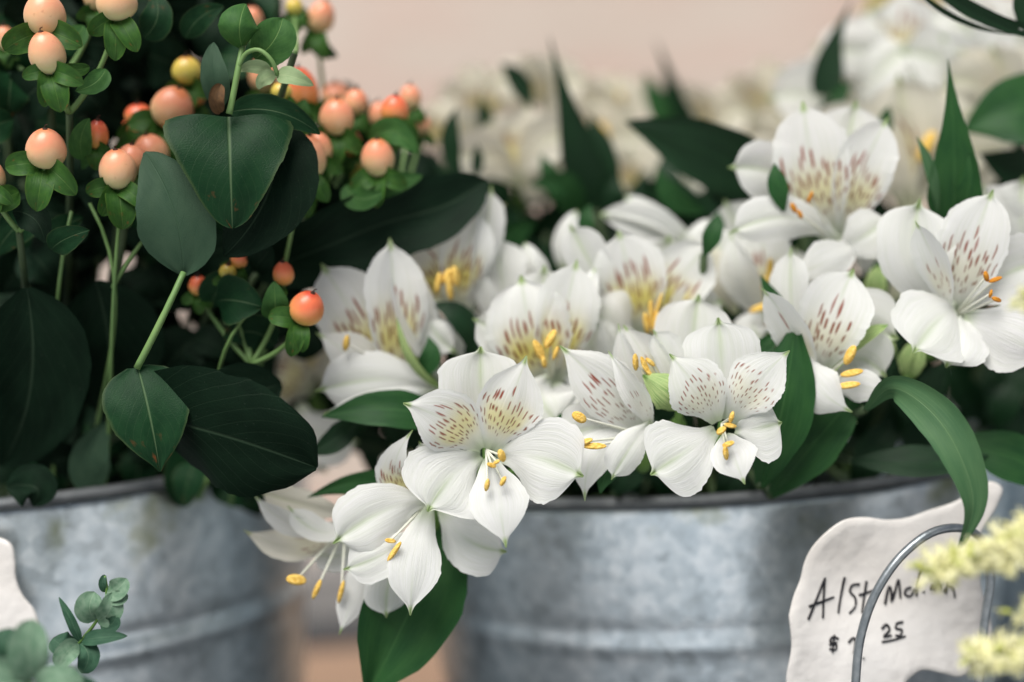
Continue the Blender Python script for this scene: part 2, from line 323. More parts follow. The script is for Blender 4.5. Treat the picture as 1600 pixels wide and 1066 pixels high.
def petal(kind, pts, wpx, parent, dz, roll=0, cup=0.12, seed=0, marks=0.0, yel=0.5, dash=1.0, mat='petal', fold=0.0, ruffle=0.032, grn=1.0, lo=False):
    mk_hi = marks > 0 and not lo
    nu, nv = (56, 96) if mk_hi else ((20, 34) if not lo else (12, 18))
    V, F, uv, U, T, X, ln, W = blade([pt(q, dz) for q in pts], wpx, kind, roll, cup, nu, nv, ruffle, seed, fold)
    rng = np.random.RandomState(seed * 7 + 3)
    g = sstep(.90, .95, T) * np.exp(-(X / (.09 * W)) ** 2)
    if kind == 'S': g = np.maximum(g, (np.exp(-(U / .10) ** 2) + .5 * np.exp(-((np.abs(U) - .26) / .05) ** 2) + .35 * np.exp(-((np.abs(U) - .45) / .04) ** 2)) * sstep(.2, .85, T) * (1 - .6 * np.abs(U)) * .50)
    else: g = np.maximum(g, np.exp(-(U / .07) ** 2) * sstep(.5, .95, T) * .3)
    g = np.maximum(g, (1 - sstep(.0, .22, T)) * .55) * grn
    mark = np.zeros_like(U); tone = np.zeros_like(U); y = np.zeros_like(U)
    if marks > 0:
        y = min(1, yel * 1.5) * np.exp(-((T - .38) / .17) ** 2) * (1 - sstep(.45, .95, np.abs(U)))
        cols = 13 if dash < 1.1 else 12
        for c in range(cols):
            u0 = -0.86 + 1.72 * c / (cols - 1) + rng.uniform(-.04, .04)
            tmax = .70 - .20 * u0 ** 2 + rng.uniform(-.05, .03); tt = .20 + rng.uniform(0, .07) + .10 * abs(u0)
            while tt < tmax:
                fr = (tt - .2) / .5; L = (.018 + .062 * fr ** 1.0) * dash * rng.uniform(.75, 1.25); hwid = (.019 + .012 * fr) * W * 1.25 * min(dash, 1.1) * rng.uniform(.8, 1.15)
                if rng.rand() < (.92 if dash < 1.1 else .55 + .35 * min(1, fr * 1.6)) * marks:
                    du = (U - u0 - rng.uniform(-.02, .02)) * np.abs(X).max(axis=1, keepdims=True)
                    d = np.sqrt((du / (hwid * (.30 + .70 * np.abs(X).max(axis=1, keepdims=True) / W))) ** 2 + ((T - tt) / L) ** 2)
                    k = 1 - sstep(.65, 1.15, d); tone = np.where(k > mark, np.clip((fr * 1.2 - .1) * (1 if dash < 1.1 else .75), 0, 1), tone); mark = np.maximum(mark, k)
                tt += L * 2 + .022 + rng.uniform(.005, .045)
        mark *= .97
    col = np.stack([mark, y, np.clip(g, 0, 1), tone], -1).reshape(-1, 4)
    return mk('petal', V, F, M[mat], parent, uv, col)
def tube_mesh(pts, r0, r1, n=8, m=14):
    t = np.linspace(0, 1, m + 1); C = curve(pts, t); T = unit(np.gradient(C, axis=0))
    ref = np.array([.31, .2, .93]); A = unit(np.cross(T, ref)); B = np.cross(T, A)
    r = (r0 + (r1 - r0) * t)[:, None, None]; a = np.linspace(0, 2 * np.pi, n, endpoint=False)
    V = C[:, None] + r * (np.cos(a)[None, :, None] * A[:, None] + np.sin(a)[None, :, None] * B[:, None])
    F = [(i * n + j, i * n + (j + 1) % n, (i + 1) * n + (j + 1) % n, (i + 1) * n + j) for i in range(m) for j in range(n)]
    F += [tuple(range(n - 1, -1, -1)), tuple(range(m * n, m * n + n))]
    return V.reshape(-1, 3), F
def tube(name, pts, r0, r1, mat, parent, dz=0, n=8, m=14, world=False):
    q = pts if world else [pt(p, dz) for p in pts]
    V, F = tube_mesh(q, r0, r1, n, m); return mk(name, V, F, M[mat], parent)
def merge(parts):
    V, F, o = [], [], 0
    for v, f in parts:
        V.append(np.asarray(v)); F += [tuple(i + o for i in q) for q in f]; o += len(v)
    return np.concatenate(V), F
def ellipsoid(c, axis, rl, rs, groove=0.0, n=12, m=10, egg=0.0):
    ax = unit(np.asarray(axis, float)); a = unit(np.cross(ax, [.3, .2, .9])); b = np.cross(ax, a)
    V, uv = [], []
    for i in range(m + 1):
        th = np.pi * i / m; z = -np.cos(th); r = np.sin(th) * (1 - egg * z)
        for j in range(n):
            ph = 2 * np.pi * j / n; k = r * (1 - groove * abs(np.cos(ph)) ** 6)
            V.append(np.asarray(c) + ax * z * rl + (a * np.cos(ph) + b * np.sin(ph)) * rs * k); uv.append((j / n, (z + 1) / 2))
    F = [(i * n + j, i * n + (j + 1) % n, (i + 1) * n + (j + 1) % n, (i + 1) * n + j) for i in range(m) for j in range(n)]
    return np.array(V), F, uv
def stamen(parent, base, tip, dz, rl, rs, ang, mat='anther'):
    b, q = pt(base, dz), pt(tip, dz); mid = (b + q) / 2 + (CL - b) * .006
    f = tube('stamen', [b, mid, q], .00055, .00040, 'fil', parent, world=True, n=6, m=8)
    ax = CRn @ np.array([math.cos(R(ang)), math.sin(R(ang)), .25]); k = px2m(q)
    V, F, _ = ellipsoid(q + (CL - q) * .002, ax, rl * k, rs * k * .78, .55); mk('anther', V, F, M[mat], f)

# ------------------------------------------------------------------ setting
def sheet(name, x0, x1, y0, y1, z, mat, kind='structure'):
    o = mk(name, [(x0, y0, z), (x1, y0, z), (x1, y1, z), (x0, y1, z)], [(0, 1, 2, 3)], M[mat], smooth=False); o['kind'] = kind; return o
def box(lo, hi):
    V = [(x, y, z) for x in (lo[0], hi[0]) for y in (lo[1], hi[1]) for z in (lo[2], hi[2])]
    return np.array(V, float), [(0, 1, 3, 2), (4, 6, 7, 5), (0, 4, 5, 1), (2, 3, 7, 6), (0, 2, 6, 4), (1, 5, 7, 3)]
sheet('ground', -3, 3, -3, 3, 0.0, 'darkground')
sheet('added_bounce_strip', -3, 3, -3, -0.19, 0.004, 'bounce_pale')  # added strip out of view, its pale reflection brightens the bucket fronts
V, F = box((-2.0, 0.36, 0.0), (2.0, 0.60, 0.022)); o = mk('plank', V, F, M['wood'], smooth=False); tag(o, 'brown wooden boards lying behind the buckets, seen through the gap between them', 'boards')
V, F = box((-2.2, 0.80, 0.0), (2.2, 0.90, 0.045)); o = mk('plinth', V, F, M['stone'], smooth=False); tag(o, 'low grey stone ledge at the foot of the pink wall', 'ledge')
V, F = box((-2.2, 0.901, 0.0), (2.2, 1.0, 1.5)); o = mk('wall', V, F, M['wall'], smooth=False); tag(o, 'pink beige rendered wall far behind the flowers', 'wall')

def bucket(cpx, cpy, dzf, Rt, H, label, rib=1.0):
    f = P(cpx, cpy, dzf); dirv = f[:2] - CL[:2]; dirv /= np.linalg.norm(dirv)
    c = np.array([f[0] + dirv[0] * Rt, f[1] + dirv[1] * Rt, 0.0])
    t = thing('galvanised_bucket', label, 'bucket', c, 'galvanised flower buckets')
    n = 96
    def lathe(prof):
        V = np.array([(c[0] + r * math.cos(2 * math.pi * j / n), c[1] + r * math.sin(2 * math.pi * j / n), z) for r, z in prof for j in range(n)])
        F = [(i * n + j, i * n + (j + 1) % n, (i + 1) * n + (j + 1) % n, (i + 1) * n + j) for i in range(len(prof) - 1) for j in range(n)]
        return V, F
    Rb = Rt * 0.84; rr = lambda z: Rb + (Rt - Rb) * z / H
    prof = [(0.0, 0.004), (Rb - .002, 0.004), (Rb, 0.0), (Rb + .001, .004)]
    zb = [H * .36, H * .70]
    for z in np.linspace(.008, H - .006, 90):
        b = rib * sum(.0013 * math.exp(-((z - q) / .0030) ** 2) - .0007 * math.exp(-((z - q - .007) / .003) ** 2) for q in zb)
        prof.append((rr(z) + b, z))
    prof += [(Rt - .0015, H - .004), (Rt - .003, H - .004)] + [(rr(z) - .0025, z) for z in np.linspace(H - .006, .01, 12)] + [(0.0, .01)]
    V, F = lathe(prof); mk('body', V, F, M['galv'], t)
    bead = [(Rt + .0002 + .0026 * math.cos(a), H - .0022 + .0026 * math.sin(a)) for a in np.linspace(0, 2 * math.pi, 13)]
    V, F = lathe(bead); mk('rim', V, F, M['rimshade'], t)
    return t, c
bk, bc = bucket(1096, 772, 50, .1430, RIM_Z, 'galvanised bucket holding the white alstroemeria', .45)
lk, lc = bucket(40, 775, 40, .1330, P(40, 775, 40)[2], 'galvanised bucket holding the peach berry stems, at the left edge')
rk, rc = bucket(1790, 640, 130, .12, .23, 'galvanised bucket mostly cut off at the right edge')
print('rim heights', RIM_Z, P(40, 775, 40)[2], 'cam z', CL[2])

# ------------------------------------------------------------------ alstroemeria
_seed = [100]
def nseed(): _seed[0] += 1; return _seed[0]
FG = 'white alstroemeria blooms'
rnd = random.Random(5)
def into_bucket(c, Rt, top, rr=.55):
    a = rnd.uniform(0, 6.28); q = rnd.uniform(0.1, rr) * Rt
    return np.array([c[0] + q * math.cos(a), c[1] + q * math.sin(a), .03])
def flower(label, dz, throat, petals, anthers=(), mat='petal', yel=.5, dash=1.0, marks=1.0, amat='anther', stem=True, lo=False, bulge=True, group=FG):
    th = pt(throat, dz)
    t = thing('alstroemeria_flower', label, 'flower', th, group)
    for pd in petals:
        kind, pts, wd = pd[0], pd[1], pd[2]; kw = pd[3] if len(pd) > 3 else {}
        kw = dict(kw); mm = kw.pop('marks', marks if kind in 'UV' else 0)
        petal(kind, pts, wd, t, dz, seed=nseed(), marks=mm, yel=kw.pop('yel', yel), dash=dash, mat=kw.pop('mat', mat), lo=lo, **kw)
    for a in anthers:
        stamen(t, throat, a[:3] if len(a) > 6 else (a[0], a[1], -8), dz, a[2], a[3], a[4], amat)
    if stem:
        back = th + CRn @ np.array([0, -.012, -.012]); e = into_bucket(bc, .128, .2)
        V, F, _ = ellipsoid(th + (back - th) * .75, back - th, .008, .0042, .12, 12, 8); mk('ovary', V, F, M['stem'], t)
        low = np.array([bc[0] + (back[0] - bc[0]) * .6, bc[1] + (back[1] - bc[1]) * .5, min(RIM_Z + .015, back[2] - .02)])
        tube('stem', [th, back, low, e] if back[2] > RIM_Z + .05 else [th, back, (back + low) / 2 + np.array([0, .005, .01]), low, e], .0014, .0024, 'stem', t, world=True, n=8, m=26)
    return t

# the two sharp blooms at the front
fA = flower('largest open white alstroemeria in sharp focus, with pale yellow throat, overhanging the bucket rim', 0, (760, 703, 13), [
 ('S', [(757, 690, 17), (752, 615, 9), (751, 541, 10)], 132, dict(cup=.10)),
 ('U', [(752, 702, 12), (702, 660, 1), (630, 630, 0)], 104, dict(cup=.05, roll=8)),
 ('U', [(766, 703, 12), (793, 640, 1), (823, 556, 1)], 104, dict(cup=.05, roll=-8)),
 ('S', [(752, 712, 13), (705, 745, 3), (668, 800, 1)], 142, dict(cup=-.08)),
 ('S', [(775, 713, 13), (842, 716, 0), (912, 745, -2)], 136, dict(cup=-.08)),
 ('L', [(764, 715, 11), (777, 775, -6), (791, 856, -9)], 92, dict(cup=-.06))],
 [(784, 712, 11, 8, 110), (768, 727, 8, 5, 160), (761, 758, 10.5, 7.5, 80), (786, 752, 9, 6, 60), (776, 722, 6, 4, 30)], yel=.42, dash=.86)
fB = flower('sharp white alstroemeria with small dark speckles and hardly any yellow, above the rim', 0, (1128, 662, 12), [
 ('S', [(1130, 655, 15), (1128, 575, 8), (1122, 496, 9)], 122, dict(cup=.1)),
 ('U', [(1120, 660, 10), (1090, 608, 1), (1046, 553, 1)], 98, dict(cup=.05, roll=-6)),
 ('U', [(1142, 660, 10), (1178, 603, 1), (1234, 548, 0)], 92, dict(cup=.05, roll=6)),
 ('S', [(1118, 672, 10), (1072, 705, 1), (1016, 742, -1)], 128, dict(cup=-.08)),
 ('S', [(1148, 674, 11), (1182, 670, 3), (1222, 660, 0)], 108, dict(cup=-.05)),
 ('L', [(1134, 678, 8), (1146, 712, -6), (1164, 757, -9)], 74, dict(cup=-.06))],
 [(1143, 652, 10, 7, 75), (1141, 665, 11, 5, 170), (1127, 673, 9, 7, 40), (1138, 694, 10, 6, 20), (1134, 708, 12, 6.5, 100)], yel=.12, dash=.62)
fG = flower('white alstroemeria turned left in profile between the two sharp blooms, two orange anthers sticking out', 10, (1010, 680, 16), [
 ('U', [(1012, 682, 15), (950, 610, 2), (874, 540, 2)], 96, dict(cup=.1, yel=.05)),
 ('U', [(1018, 668, 13), (990, 610, -2), (950, 548, 0)], 44, dict(cup=.3, roll=25, marks=.15, yel=.05)),
 ('L', [(1000, 680, 12), (935, 700, 4), (914, 783, 0)], 62, dict(cup=-.1)),
 ('S', [(985, 690, 12), (930, 668, 8), (880, 690, 8)], 90, {}),
 ('S', [(1018, 660, 8), (985, 700, -3), (955, 750, -4)], 60, dict(cup=-.2, roll=20))],
 [(905, 652, 13, 10.5, 150), (928, 697, 20, 7, 0), (915, 690, 12, 6, 20)], yel=.05, dash=.8)
leaf('leaf', [(985, 700, 12), (950, 735, 8), (938, 772, 6)], 36, 'aleaf', fG, dz=8, seed=3)
fH = flower('half opened alstroemeria bud with a green striped sepal, tucked left of the centre right bloom', 20, (1062, 640, 6), [
 ('L', [(1010, 645, 8), (985, 580, 0), (966, 506, 0)], 46, dict(roll=30, cup=.3)),
 ('U', [(1045, 630, 8), (1010, 560, 2), (974, 508, 3)], 66, dict(cup=.35, marks=.12, yel=.35)),
 ('B', [(1074, 640, 0), (1040, 610, -13), (1004, 586, -8)], 62, dict(mat='budp', cup=-.4)),
 ('S', [(1072, 625, 6), (1045, 560, 0), (1020, 515, 0)], 60, dict(cup=.3, roll=-25)),
 ('S', [(1085, 620, 14), (1082, 540, 8), (1092, 460, 9)], 118, dict(cup=.12))],
 [(993, 566, 14, 7, 95), (1008, 572, 17, 6, 115), (1012, 580, 14, 5, 130), (1016, 566, 10, 5, 140)])
fC = flower('white alstroemeria facing up with orange flecks and golden anthers, behind the largest sharp bloom', 34, (862, 600, 16), [
 ('S', [(860, 590, 20), (852, 490, 11), (850, 414, 12)], 116, {}),
 ('V', [(858, 602, 15), (828, 515, 0), (814, 430, 2)], 134, dict(cup=.12)),
 ('V', [(868, 602, 14), (882, 500, 1), (902, 406, 0)], 100, dict(cup=.15, roll=-8)),
 ('S', [(838, 588, 10), (790, 528, 3), (738, 498, 0)], 76, dict(cup=.1)),
 ('S', [(862, 590, 8), (848, 625, -4), (872, 662, -6)], 104, dict(cup=-.1)),
 ('L', [(866, 600, 6), (880, 630, -2), (890, 655, -4)], 60, {})],
 [(842, 548, 19, 9, 115), (860, 530, 17, 10, 60), (868, 552, 12, 6, 70), (850, 566, 10, 6, 100)], yel=.75, dash=1.25)
fC2 = flower('narrow white petals of an alstroemeria peeking out left behind the orange flecked upright bloom', 58, (800, 540, 10), [
 ('S', [(800, 530, 10), (785, 445, 4), (776, 368, 4)], 84, {}),
 ('L', [(795, 530, 8), (765, 470, 2), (745, 415, 2)], 44, dict(roll=30)),
 ('V', [(812, 530, 10), (815, 450, 8), (822, 385, 9)], 50, dict(mat='cream', marks=0))])
fD = flower('white alstroemeria at the far left of the bunch, beside the round peach berry', 40, (648, 600, 18), [
 ('S', [(612, 600, 24), (586, 480, 14), (572, 384, 14)], 112, {}),
 ('V', [(612, 606, 18), (556, 500, 3), (502, 412, 1)], 118, dict(cup=.12, roll=8)),
 ('V', [(622, 612, 14), (618, 490, 0), (609, 372, 0)], 98, dict(cup=.2, roll=-14)),
 ('S', [(700, 612, 20), (655, 520, 6), (622, 400, 4)], 74, dict(cup=.3, roll=-35)),
 ('B', [(690, 606, 6), (646, 570, -4), (620, 496, -5)], 15, dict(mat='budp', cup=-.5, roll=20)),
 ('S', [(694, 612, 10), (590, 592, -6), (492, 612, -6)], 96, dict(cup=-.12, roll=-10)),
 ('L', [(680, 610, 8), (590, 618, -9), (504, 648, -9)], 48, dict(cup=-.3, roll=-35)),
 ('L', [(630, 600, 14), (560, 560, 0), (494, 520, -2)], 70, dict(cup=.1))],
 [(541, 536, 13, 9, 80)], yel=.55, dash=1.2)
fE = flower('white alstroemeria below the big dark leaf, with four golden anthers and blurred brown streaks', 54, (705, 490, 14), [
 ('S', [(705, 485, 18), (695, 400, 12), (705, 320, 12)], 90, dict(mat='cream')),
 ('V', [(698, 485, 14), (662, 425, 2), (620, 372, 2)], 98, {}),
 ('V', [(714, 490, 12), (725, 405, 0), (752, 328, 0)], 84, dict(roll=-12)),
 ('S', [(726, 500, 14), (752, 410, 4), (768, 290, 6)], 58, dict(roll=-35, cup=.3)),
 ('S', [(690, 472, 4), (672, 500, -6), (714, 552, -6)], 78, dict(cup=-.2)),
 ('L', [(740, 400, 20), (765, 345, 14), (790, 318, 14)], 40, dict(mat='cream'))],
 [(685, 442, 17, 9, 80), (703, 450, 20, 8, 95), (712, 432, 17, 9, 100), (697, 432, 14, 8, 60)], yel=.7, dash=1.35)
leaf('leaf', [(738, 560, 0), (722, 500, -4), (672, 474, -2)], 42, 'adark', fE, dz=50, seed=8, roll=-20)
fF = flower('upward facing white alstroemeria at the bunch centre, with a strongly golden throat', 50, (1010, 525, 14), [
 ('S', [(1014, 505, 20), (1032, 430, 12), (1046, 368, 12)], 126, {}),
 ('V', [(1000, 525, 12), (988, 450, 1), (966, 360, 0)], 112, dict(cup=.14)),
 ('V', [(1026, 525, 12), (1060, 440, 1), (1112, 380, 0)], 100, dict(cup=.14)),
 ('S', [(968, 490, 8), (930, 425, 1), (890, 350, 0)], 70, dict(grn=1.3)),
 ('S', [(990, 545, 6), (955, 515, -2), (914, 470, 0)], 112, dict(cup=-.05)),
 ('S', [(1030, 530, 8), (1080, 490, 2), (1130, 470, 4)], 90, {})],
 [(1018, 492, 24, 7, 95), (1028, 480, 24, 6, 75), (1010, 505, 18, 7, 100), (1024, 505, 18, 8, 80)], yel=.8, dash=1.35)
fL = flower('white alstroemeria in the shade under the upper right bloom, narrow petals and orange anthers', 62, (1205, 505, 12), [
 ('S', [(1190, 440, 18), (1158, 370, 12), (1132, 312, 10)], 96, {}),
 ('L', [(1200, 505, 10), (1160, 440, 0), (1142, 360, 0)], 62, dict(roll=20, cup=.2)),
 ('V', [(1208, 505, 8), (1198, 420, 2), (1188, 345, 4)], 86, {}),
 ('S', [(1216, 505, 10), (1238, 440, 4), (1243, 385, 6)], 60, dict(roll=-20)),
 ('S', [(1200, 490, 4), (1180, 520, -6), (1192, 534, -6)], 66, dict(cup=-.2)),
 ('L', [(1150, 490, 8), (1128, 430, 4), (1110, 380, 6)], 50, dict(mat='cream', roll=20))],
 [(1203, 425, 22, 10, 90), (1188, 481, 18, 8, 20), (1196, 440, 14, 7, 70)], yel=.5, dash=1.2)
fI = flower('white alstroemeria turned right with three fat yellow anthers, right of the speckled sharp bloom', 24, (1278, 600, 14), [
 ('S', [(1262, 585, 18), (1238, 490, 10), (1236, 385, 12)], 66, dict(roll=15)),
 ('V', [(1274, 590, 10), (1298, 505, -2), (1334, 420, 0)], 112, dict(cup=.14)),
 ('V', [(1268, 605, 10), (1240, 520, -3), (1190, 450, -6)], 62, dict(roll=30, cup=.3, marks=.1)),
 ('S', [(1300, 595, 16), (1350, 520, 7), (1404, 530, 6)], 138, dict(cup=.05)),
 ('B', [(1290, 590, 8), (1335, 540, 0), (1388, 508, 0)], 32, dict(mat='budp', cup=.5, roll=30)),
 ('L', [(1290, 612, 10), (1340, 602, -3), (1396, 620, -7)], 52, dict(cup=-.1)),
 ('L', [(1254, 535, 4), (1272, 600, -8), (1332, 644, -10)], 76, dict(cup=-.25)),
 ('S', [(1296, 600, 14), (1340, 560, 5), (1385, 590, 4)], 96, {}),
 ('S', [(1270, 610, 16), (1300, 650, 8), (1340, 660, 8)], 90, {})],
 [(1328, 555, 17, 11, 65), (1331, 583, 18, 7.5, 12), (1326, 602, 18, 7.5, 8)], yel=.15, dash=1.15)
leaf('leaf', [(1250, 560, 0), (1218, 490, -2), (1188, 430, 0)], 34, 'aleaf', fI, dz=36, seed=14)
fJ = flower('large white alstroemeria highest on the right, pinkish flecks and small rusty anthers', 44, (1308, 380, 16), [
 ('S', [(1312, 360, 20), (1322, 250, 12), (1338, 156, 12)], 110, {}),
 ('V', [(1300, 375, 14), (1272, 270, 1), (1254, 158, 1)], 120, dict(cup=.1)),
 ('V', [(1322, 378, 14), (1345, 275, 0), (1388, 183, -2)], 92, dict(cup=.2, roll=-14)),
 ('S', [(1280, 330, 16), (1205, 268, 6), (1138, 262, 4)], 92, dict(cup=.05)),
 ('S', [(1318, 385, 8), (1230, 340, -3), (1138, 366, -6)], 74, dict(cup=-.15)),
 ('S', [(1305, 390, 6), (1345, 372, -6), (1390, 340, -7)], 82, dict(cup=-.1)),
 ('L', [(1338, 380, 4), (1298, 405, -9), (1238, 432, -9)], 68, dict(cup=-.1))],
 [(1240, 325, 9, 6, 120), (1266, 308, 10, 5, 70), (1250, 335, 8, 5, 120)], amat='antherb', yel=.35, dash=1.05)
leaf('leaf', [(1225, 330, 0), (1215, 290, -2), (1210, 255, 0)], 32, 'aleaf', fJ, dz=40, seed=15)
fK = flower('white alstroemeria cut by the right edge of the picture, rusty anthers and rosy flecks', 20, (1490, 495, 15), [
 ('S', [(1484, 490, 18), (1432, 405, 6), (1438, 310, 8)], 118, dict(cup=.15)),
 ('V', [(1492, 495, 14), (1514, 400, 0), (1552, 296, 0)], 106, dict(cup=.1)),
 ('V', [(1482, 492, 12), (1460, 410, -1), (1430, 345, -4)], 56, dict(roll=30, cup=.3, marks=.2)),
 ('S', [(1497, 482, 12), (1462, 505, -5), (1426, 552, -9)], 138, dict(cup=-.1)),
 ('S', [(1503, 492, 10), (1492, 535, -4), (1478, 575, -6)], 104, dict(cup=-.1)),
 ('S', [(1500, 488, 12), (1560, 435, 4), (1640, 410, 6)], 112, {}),
 ('L', [(1505, 498, 6), (1560, 520, -5), (1640, 560, -8)], 116, dict(cup=-.1))],
 [(1541, 432, 9, 6, 110), (1555, 437, 11, 5, 20), (1548, 459, 7, 5, 80), (1557, 468, 9, 5, 160)], amat='antherb', yel=.12, dash=.95)
fM = flower('white alstroemeria drooping over the left side of the bucket, one broad petal pointing down', 12, (672, 782, 14), [
 ('U', [(678, 785, 12), (618, 745, 2), (645, 672, -4)], 58, dict(cup=.2, roll=20, yel=.5)),
 ('S', [(684, 772, 8), (668, 725, 6), (655, 690, 4)], 44, dict(roll=-20)),
 ('S', [(676, 782, 10), (600, 798, -5), (520, 850, -7)], 104, dict(cup=-.15)),
 ('L', [(672, 795, 4), (650, 870, -8), (641, 962, -10)], 86, dict(cup=-.1)),
 ('S', [(690, 795, 12), (728, 842, 5), (792, 862, 5)], 98, dict(cup=-.1)),
 ('S', [(650, 825, 2), (600, 865, -7), (536, 890, -6)], 74, dict(cup=-.1)),
 ('S', [(640, 840, 14), (606, 915, 6), (604, 966, 6)], 74, dict(cup=-.2))],
 [(616, 862, 20, 6, 55), (610, 845, 9, 5, 170)], yel=.5, dash=.9)
fN = flower('profile white alstroemeria lowest left, three anthers dangling before the gap between buckets', 30, (540, 822, 10), [
 ('S', [(556, 805, 12), (480, 790, 6), (405, 768, 6)], 50, dict(mat='cream')),
 ('L', [(545, 815, 8), (470, 822, 0), (396, 772, -4)], 42, dict(roll=25, cup=.3)),
 ('U', [(545, 825, 8), (455, 852, 4), (380, 828, 2)], 52, dict(mat='cream', marks=.15, yel=.1)),
 ('S', [(570, 815, 6), (500, 830, -2), (450, 790, -4)], 46, dict(roll=-30)),
 ('L', [(572, 850, 6), (555, 920, -5), (530, 992, -6)], 48, dict(cup=-.1)),
 ('S', [(575, 830, 14), (520, 870, 8), (490, 860, 8)], 50, {})],
 [(463, 906, 16, 11, 170), (495, 921, 18, 7.5, 65), (533, 925, 20, 8, 75)], yel=.1)
fO = flower('shaded white alstroemeria behind the berries, left of the bunch, brown streaked and out of focus', 85, (490, 610, 14), [
 ('U', [(490, 610, 12), (440, 590, 2), (385, 575, 0)], 96, dict(mat='cream')),
 ('U', [(480, 600, 12), (470, 550, 8), (440, 510, 8)], 70, dict(mat='cream')),
 ('S', [(470, 630, 8), (505, 680, 0), (560, 690, 0)], 90, {}),
 ('S', [(460, 640, 14), (490, 700, 8), (510, 740, 8)], 80, {}),
 ('S', [(500, 600, 14), (510, 560, 10), (520, 520, 12)], 70, dict(mat='cream'))], yel=.35, dash=1.3)
fP = flower('single pinkish petal of a spent bloom hidden behind the drooping alstroemeria', 50, (650, 770, 10), [
 ('S', [(655, 780, 8), (622, 735, 0), (612, 695, 0)], 56, dict(mat='cream')), ('L', [(660, 770, 6), (648, 730, 2), (640, 700, 2)], 34, dict(mat='cream'))])
fQ = flower('white alstroemeria half out of the picture at the right edge, green midrib showing', 64, (1600, 400, 14), [
 ('S', [(1600, 420, 12), (1560, 350, 2), (1530, 285, 2)], 90, dict(grn=1.3)),
 ('S', [(1610, 420, 8), (1595, 330, -2), (1600, 275, -2)], 90, dict(grn=1.3)),
 ('U', [(1620, 420, 10), (1640, 340, 4), (1650, 290, 4)], 80, {}),
 ('S', [(1600, 420, 12), (1560, 400, 6), (1535, 430, 6)], 70, {})])

fR = flower('half hidden white alstroemeria between the profile bloom and the upright golden bloom', 46, (945, 600, 12), [
 ('S', [(945, 600, 10), (925, 545, 2), (915, 490, 2)], 84, {}), ('S', [(950, 600, 8), (960, 560, 2), (968, 500, 4)], 70, dict(roll=-15)), ('L', [(940, 600, 6), (905, 580, 0), (880, 560, 0)], 54, {})])
fS = flower('half hidden white alstroemeria right of the central golden bloom, only its outer petals showing', 66, (1130, 480, 12), [
 ('S', [(1130, 480, 10), (1125, 420, 2), (1120, 350, 2)], 80, {}), ('S', [(1135, 480, 8), (1165, 430, 2), (1180, 370, 4)], 60, dict(roll=-15)), ('V', [(1125, 480, 6), (1095, 430, 4), (1080, 370, 6)], 70, dict(mat='cream'))])
fT = flower('white petals of a shaded bloom between the upright and the far left blooms', 70, (745, 590, 12), [
 ('S', [(745, 590, 10), (735, 540, 2), (700, 480, 2)], 64, {}), ('S', [(750, 590, 8), (765, 540, 2), (760, 470, 4)], 60, dict(roll=-15))])
fU = flower('shaded white bloom low between the highest and the rightmost blooms', 70, (1400, 470, 12), [
 ('S', [(1400, 470, 10), (1385, 420, 2), (1365, 350, 2)], 80, {}), ('S', [(1405, 470, 8), (1420, 410, 2), (1440, 350, 4)], 76, dict(roll=-15)), ('V', [(1395, 470, 6), (1400, 410, 4), (1405, 340, 6)], 70, dict(mat='cream'))])
# buds
def bud(label, pts, wd, dz, mat='budp', stem=True):
    t = thing('alstroemeria_bud', label, 'flower bud', pt(pts[0], dz), 'closed alstroemeria buds')
    for k, (rl, off) in enumerate(((0, -wd * .05), (58, 0), (-58, 0), (120, 0), (-120, 0))):
        petal('B', pts, wd * (.9 if k else 1), t, dz + (0 if k == 0 else 1.5 * abs(k)), roll=rl, cup=-.55, seed=nseed(), mat='petal' if (mat == 'petal' and k % 2) else mat, grn=1.3, ruffle=.01)
    if stem:
        b = pt(pts[0], dz); e = into_bucket(bc, .128, .2); low = np.array([bc[0] + (b[0] - bc[0]) * .6, bc[1] + (b[1] - bc[1]) * .5, RIM_Z + .01])
        tube('stem', [b, (b * 2 + low) / 3 + np.array([0, .004, 0]), low, e], .0014, .0022, 'stem', t, world=True, m=20)
    return t
bud('pale green and white bud lying sideways behind the central bloom', [(1075, 388, 0), (1010, 348, -4), (938, 336, 0)], 62, 78, 'petal')
bud('creamy bud leaning left above the sideways bud', [(1050, 370, 4), (1010, 335, 0), (978, 308, 4)], 44, 88, 'petal')
bud('upright tubular green bud behind the upright golden bloom', [(885, 425, 0), (884, 375, -3), (902, 330, 0)], 40, 78, 'petal')
bud('small cream bud left of the upright tubular bud', [(858, 448, 0), (838, 415, -3), (820, 380, 0)], 34, 66, 'petal')
bud('small green bud low behind the bloom with fat anthers', [(1395, 570, 0), (1380, 545, -2), (1385, 520, 0)], 42, 60)
bud('plump green bud under the rightmost bloom', [(1420, 590, 0), (1426, 560, -2), (1436, 535, 0)], 44, 40)
bud('short green bud beneath the far left bloom', [(690, 600, 0), (668, 570, -3), (664, 530, 0)], 40, 58)

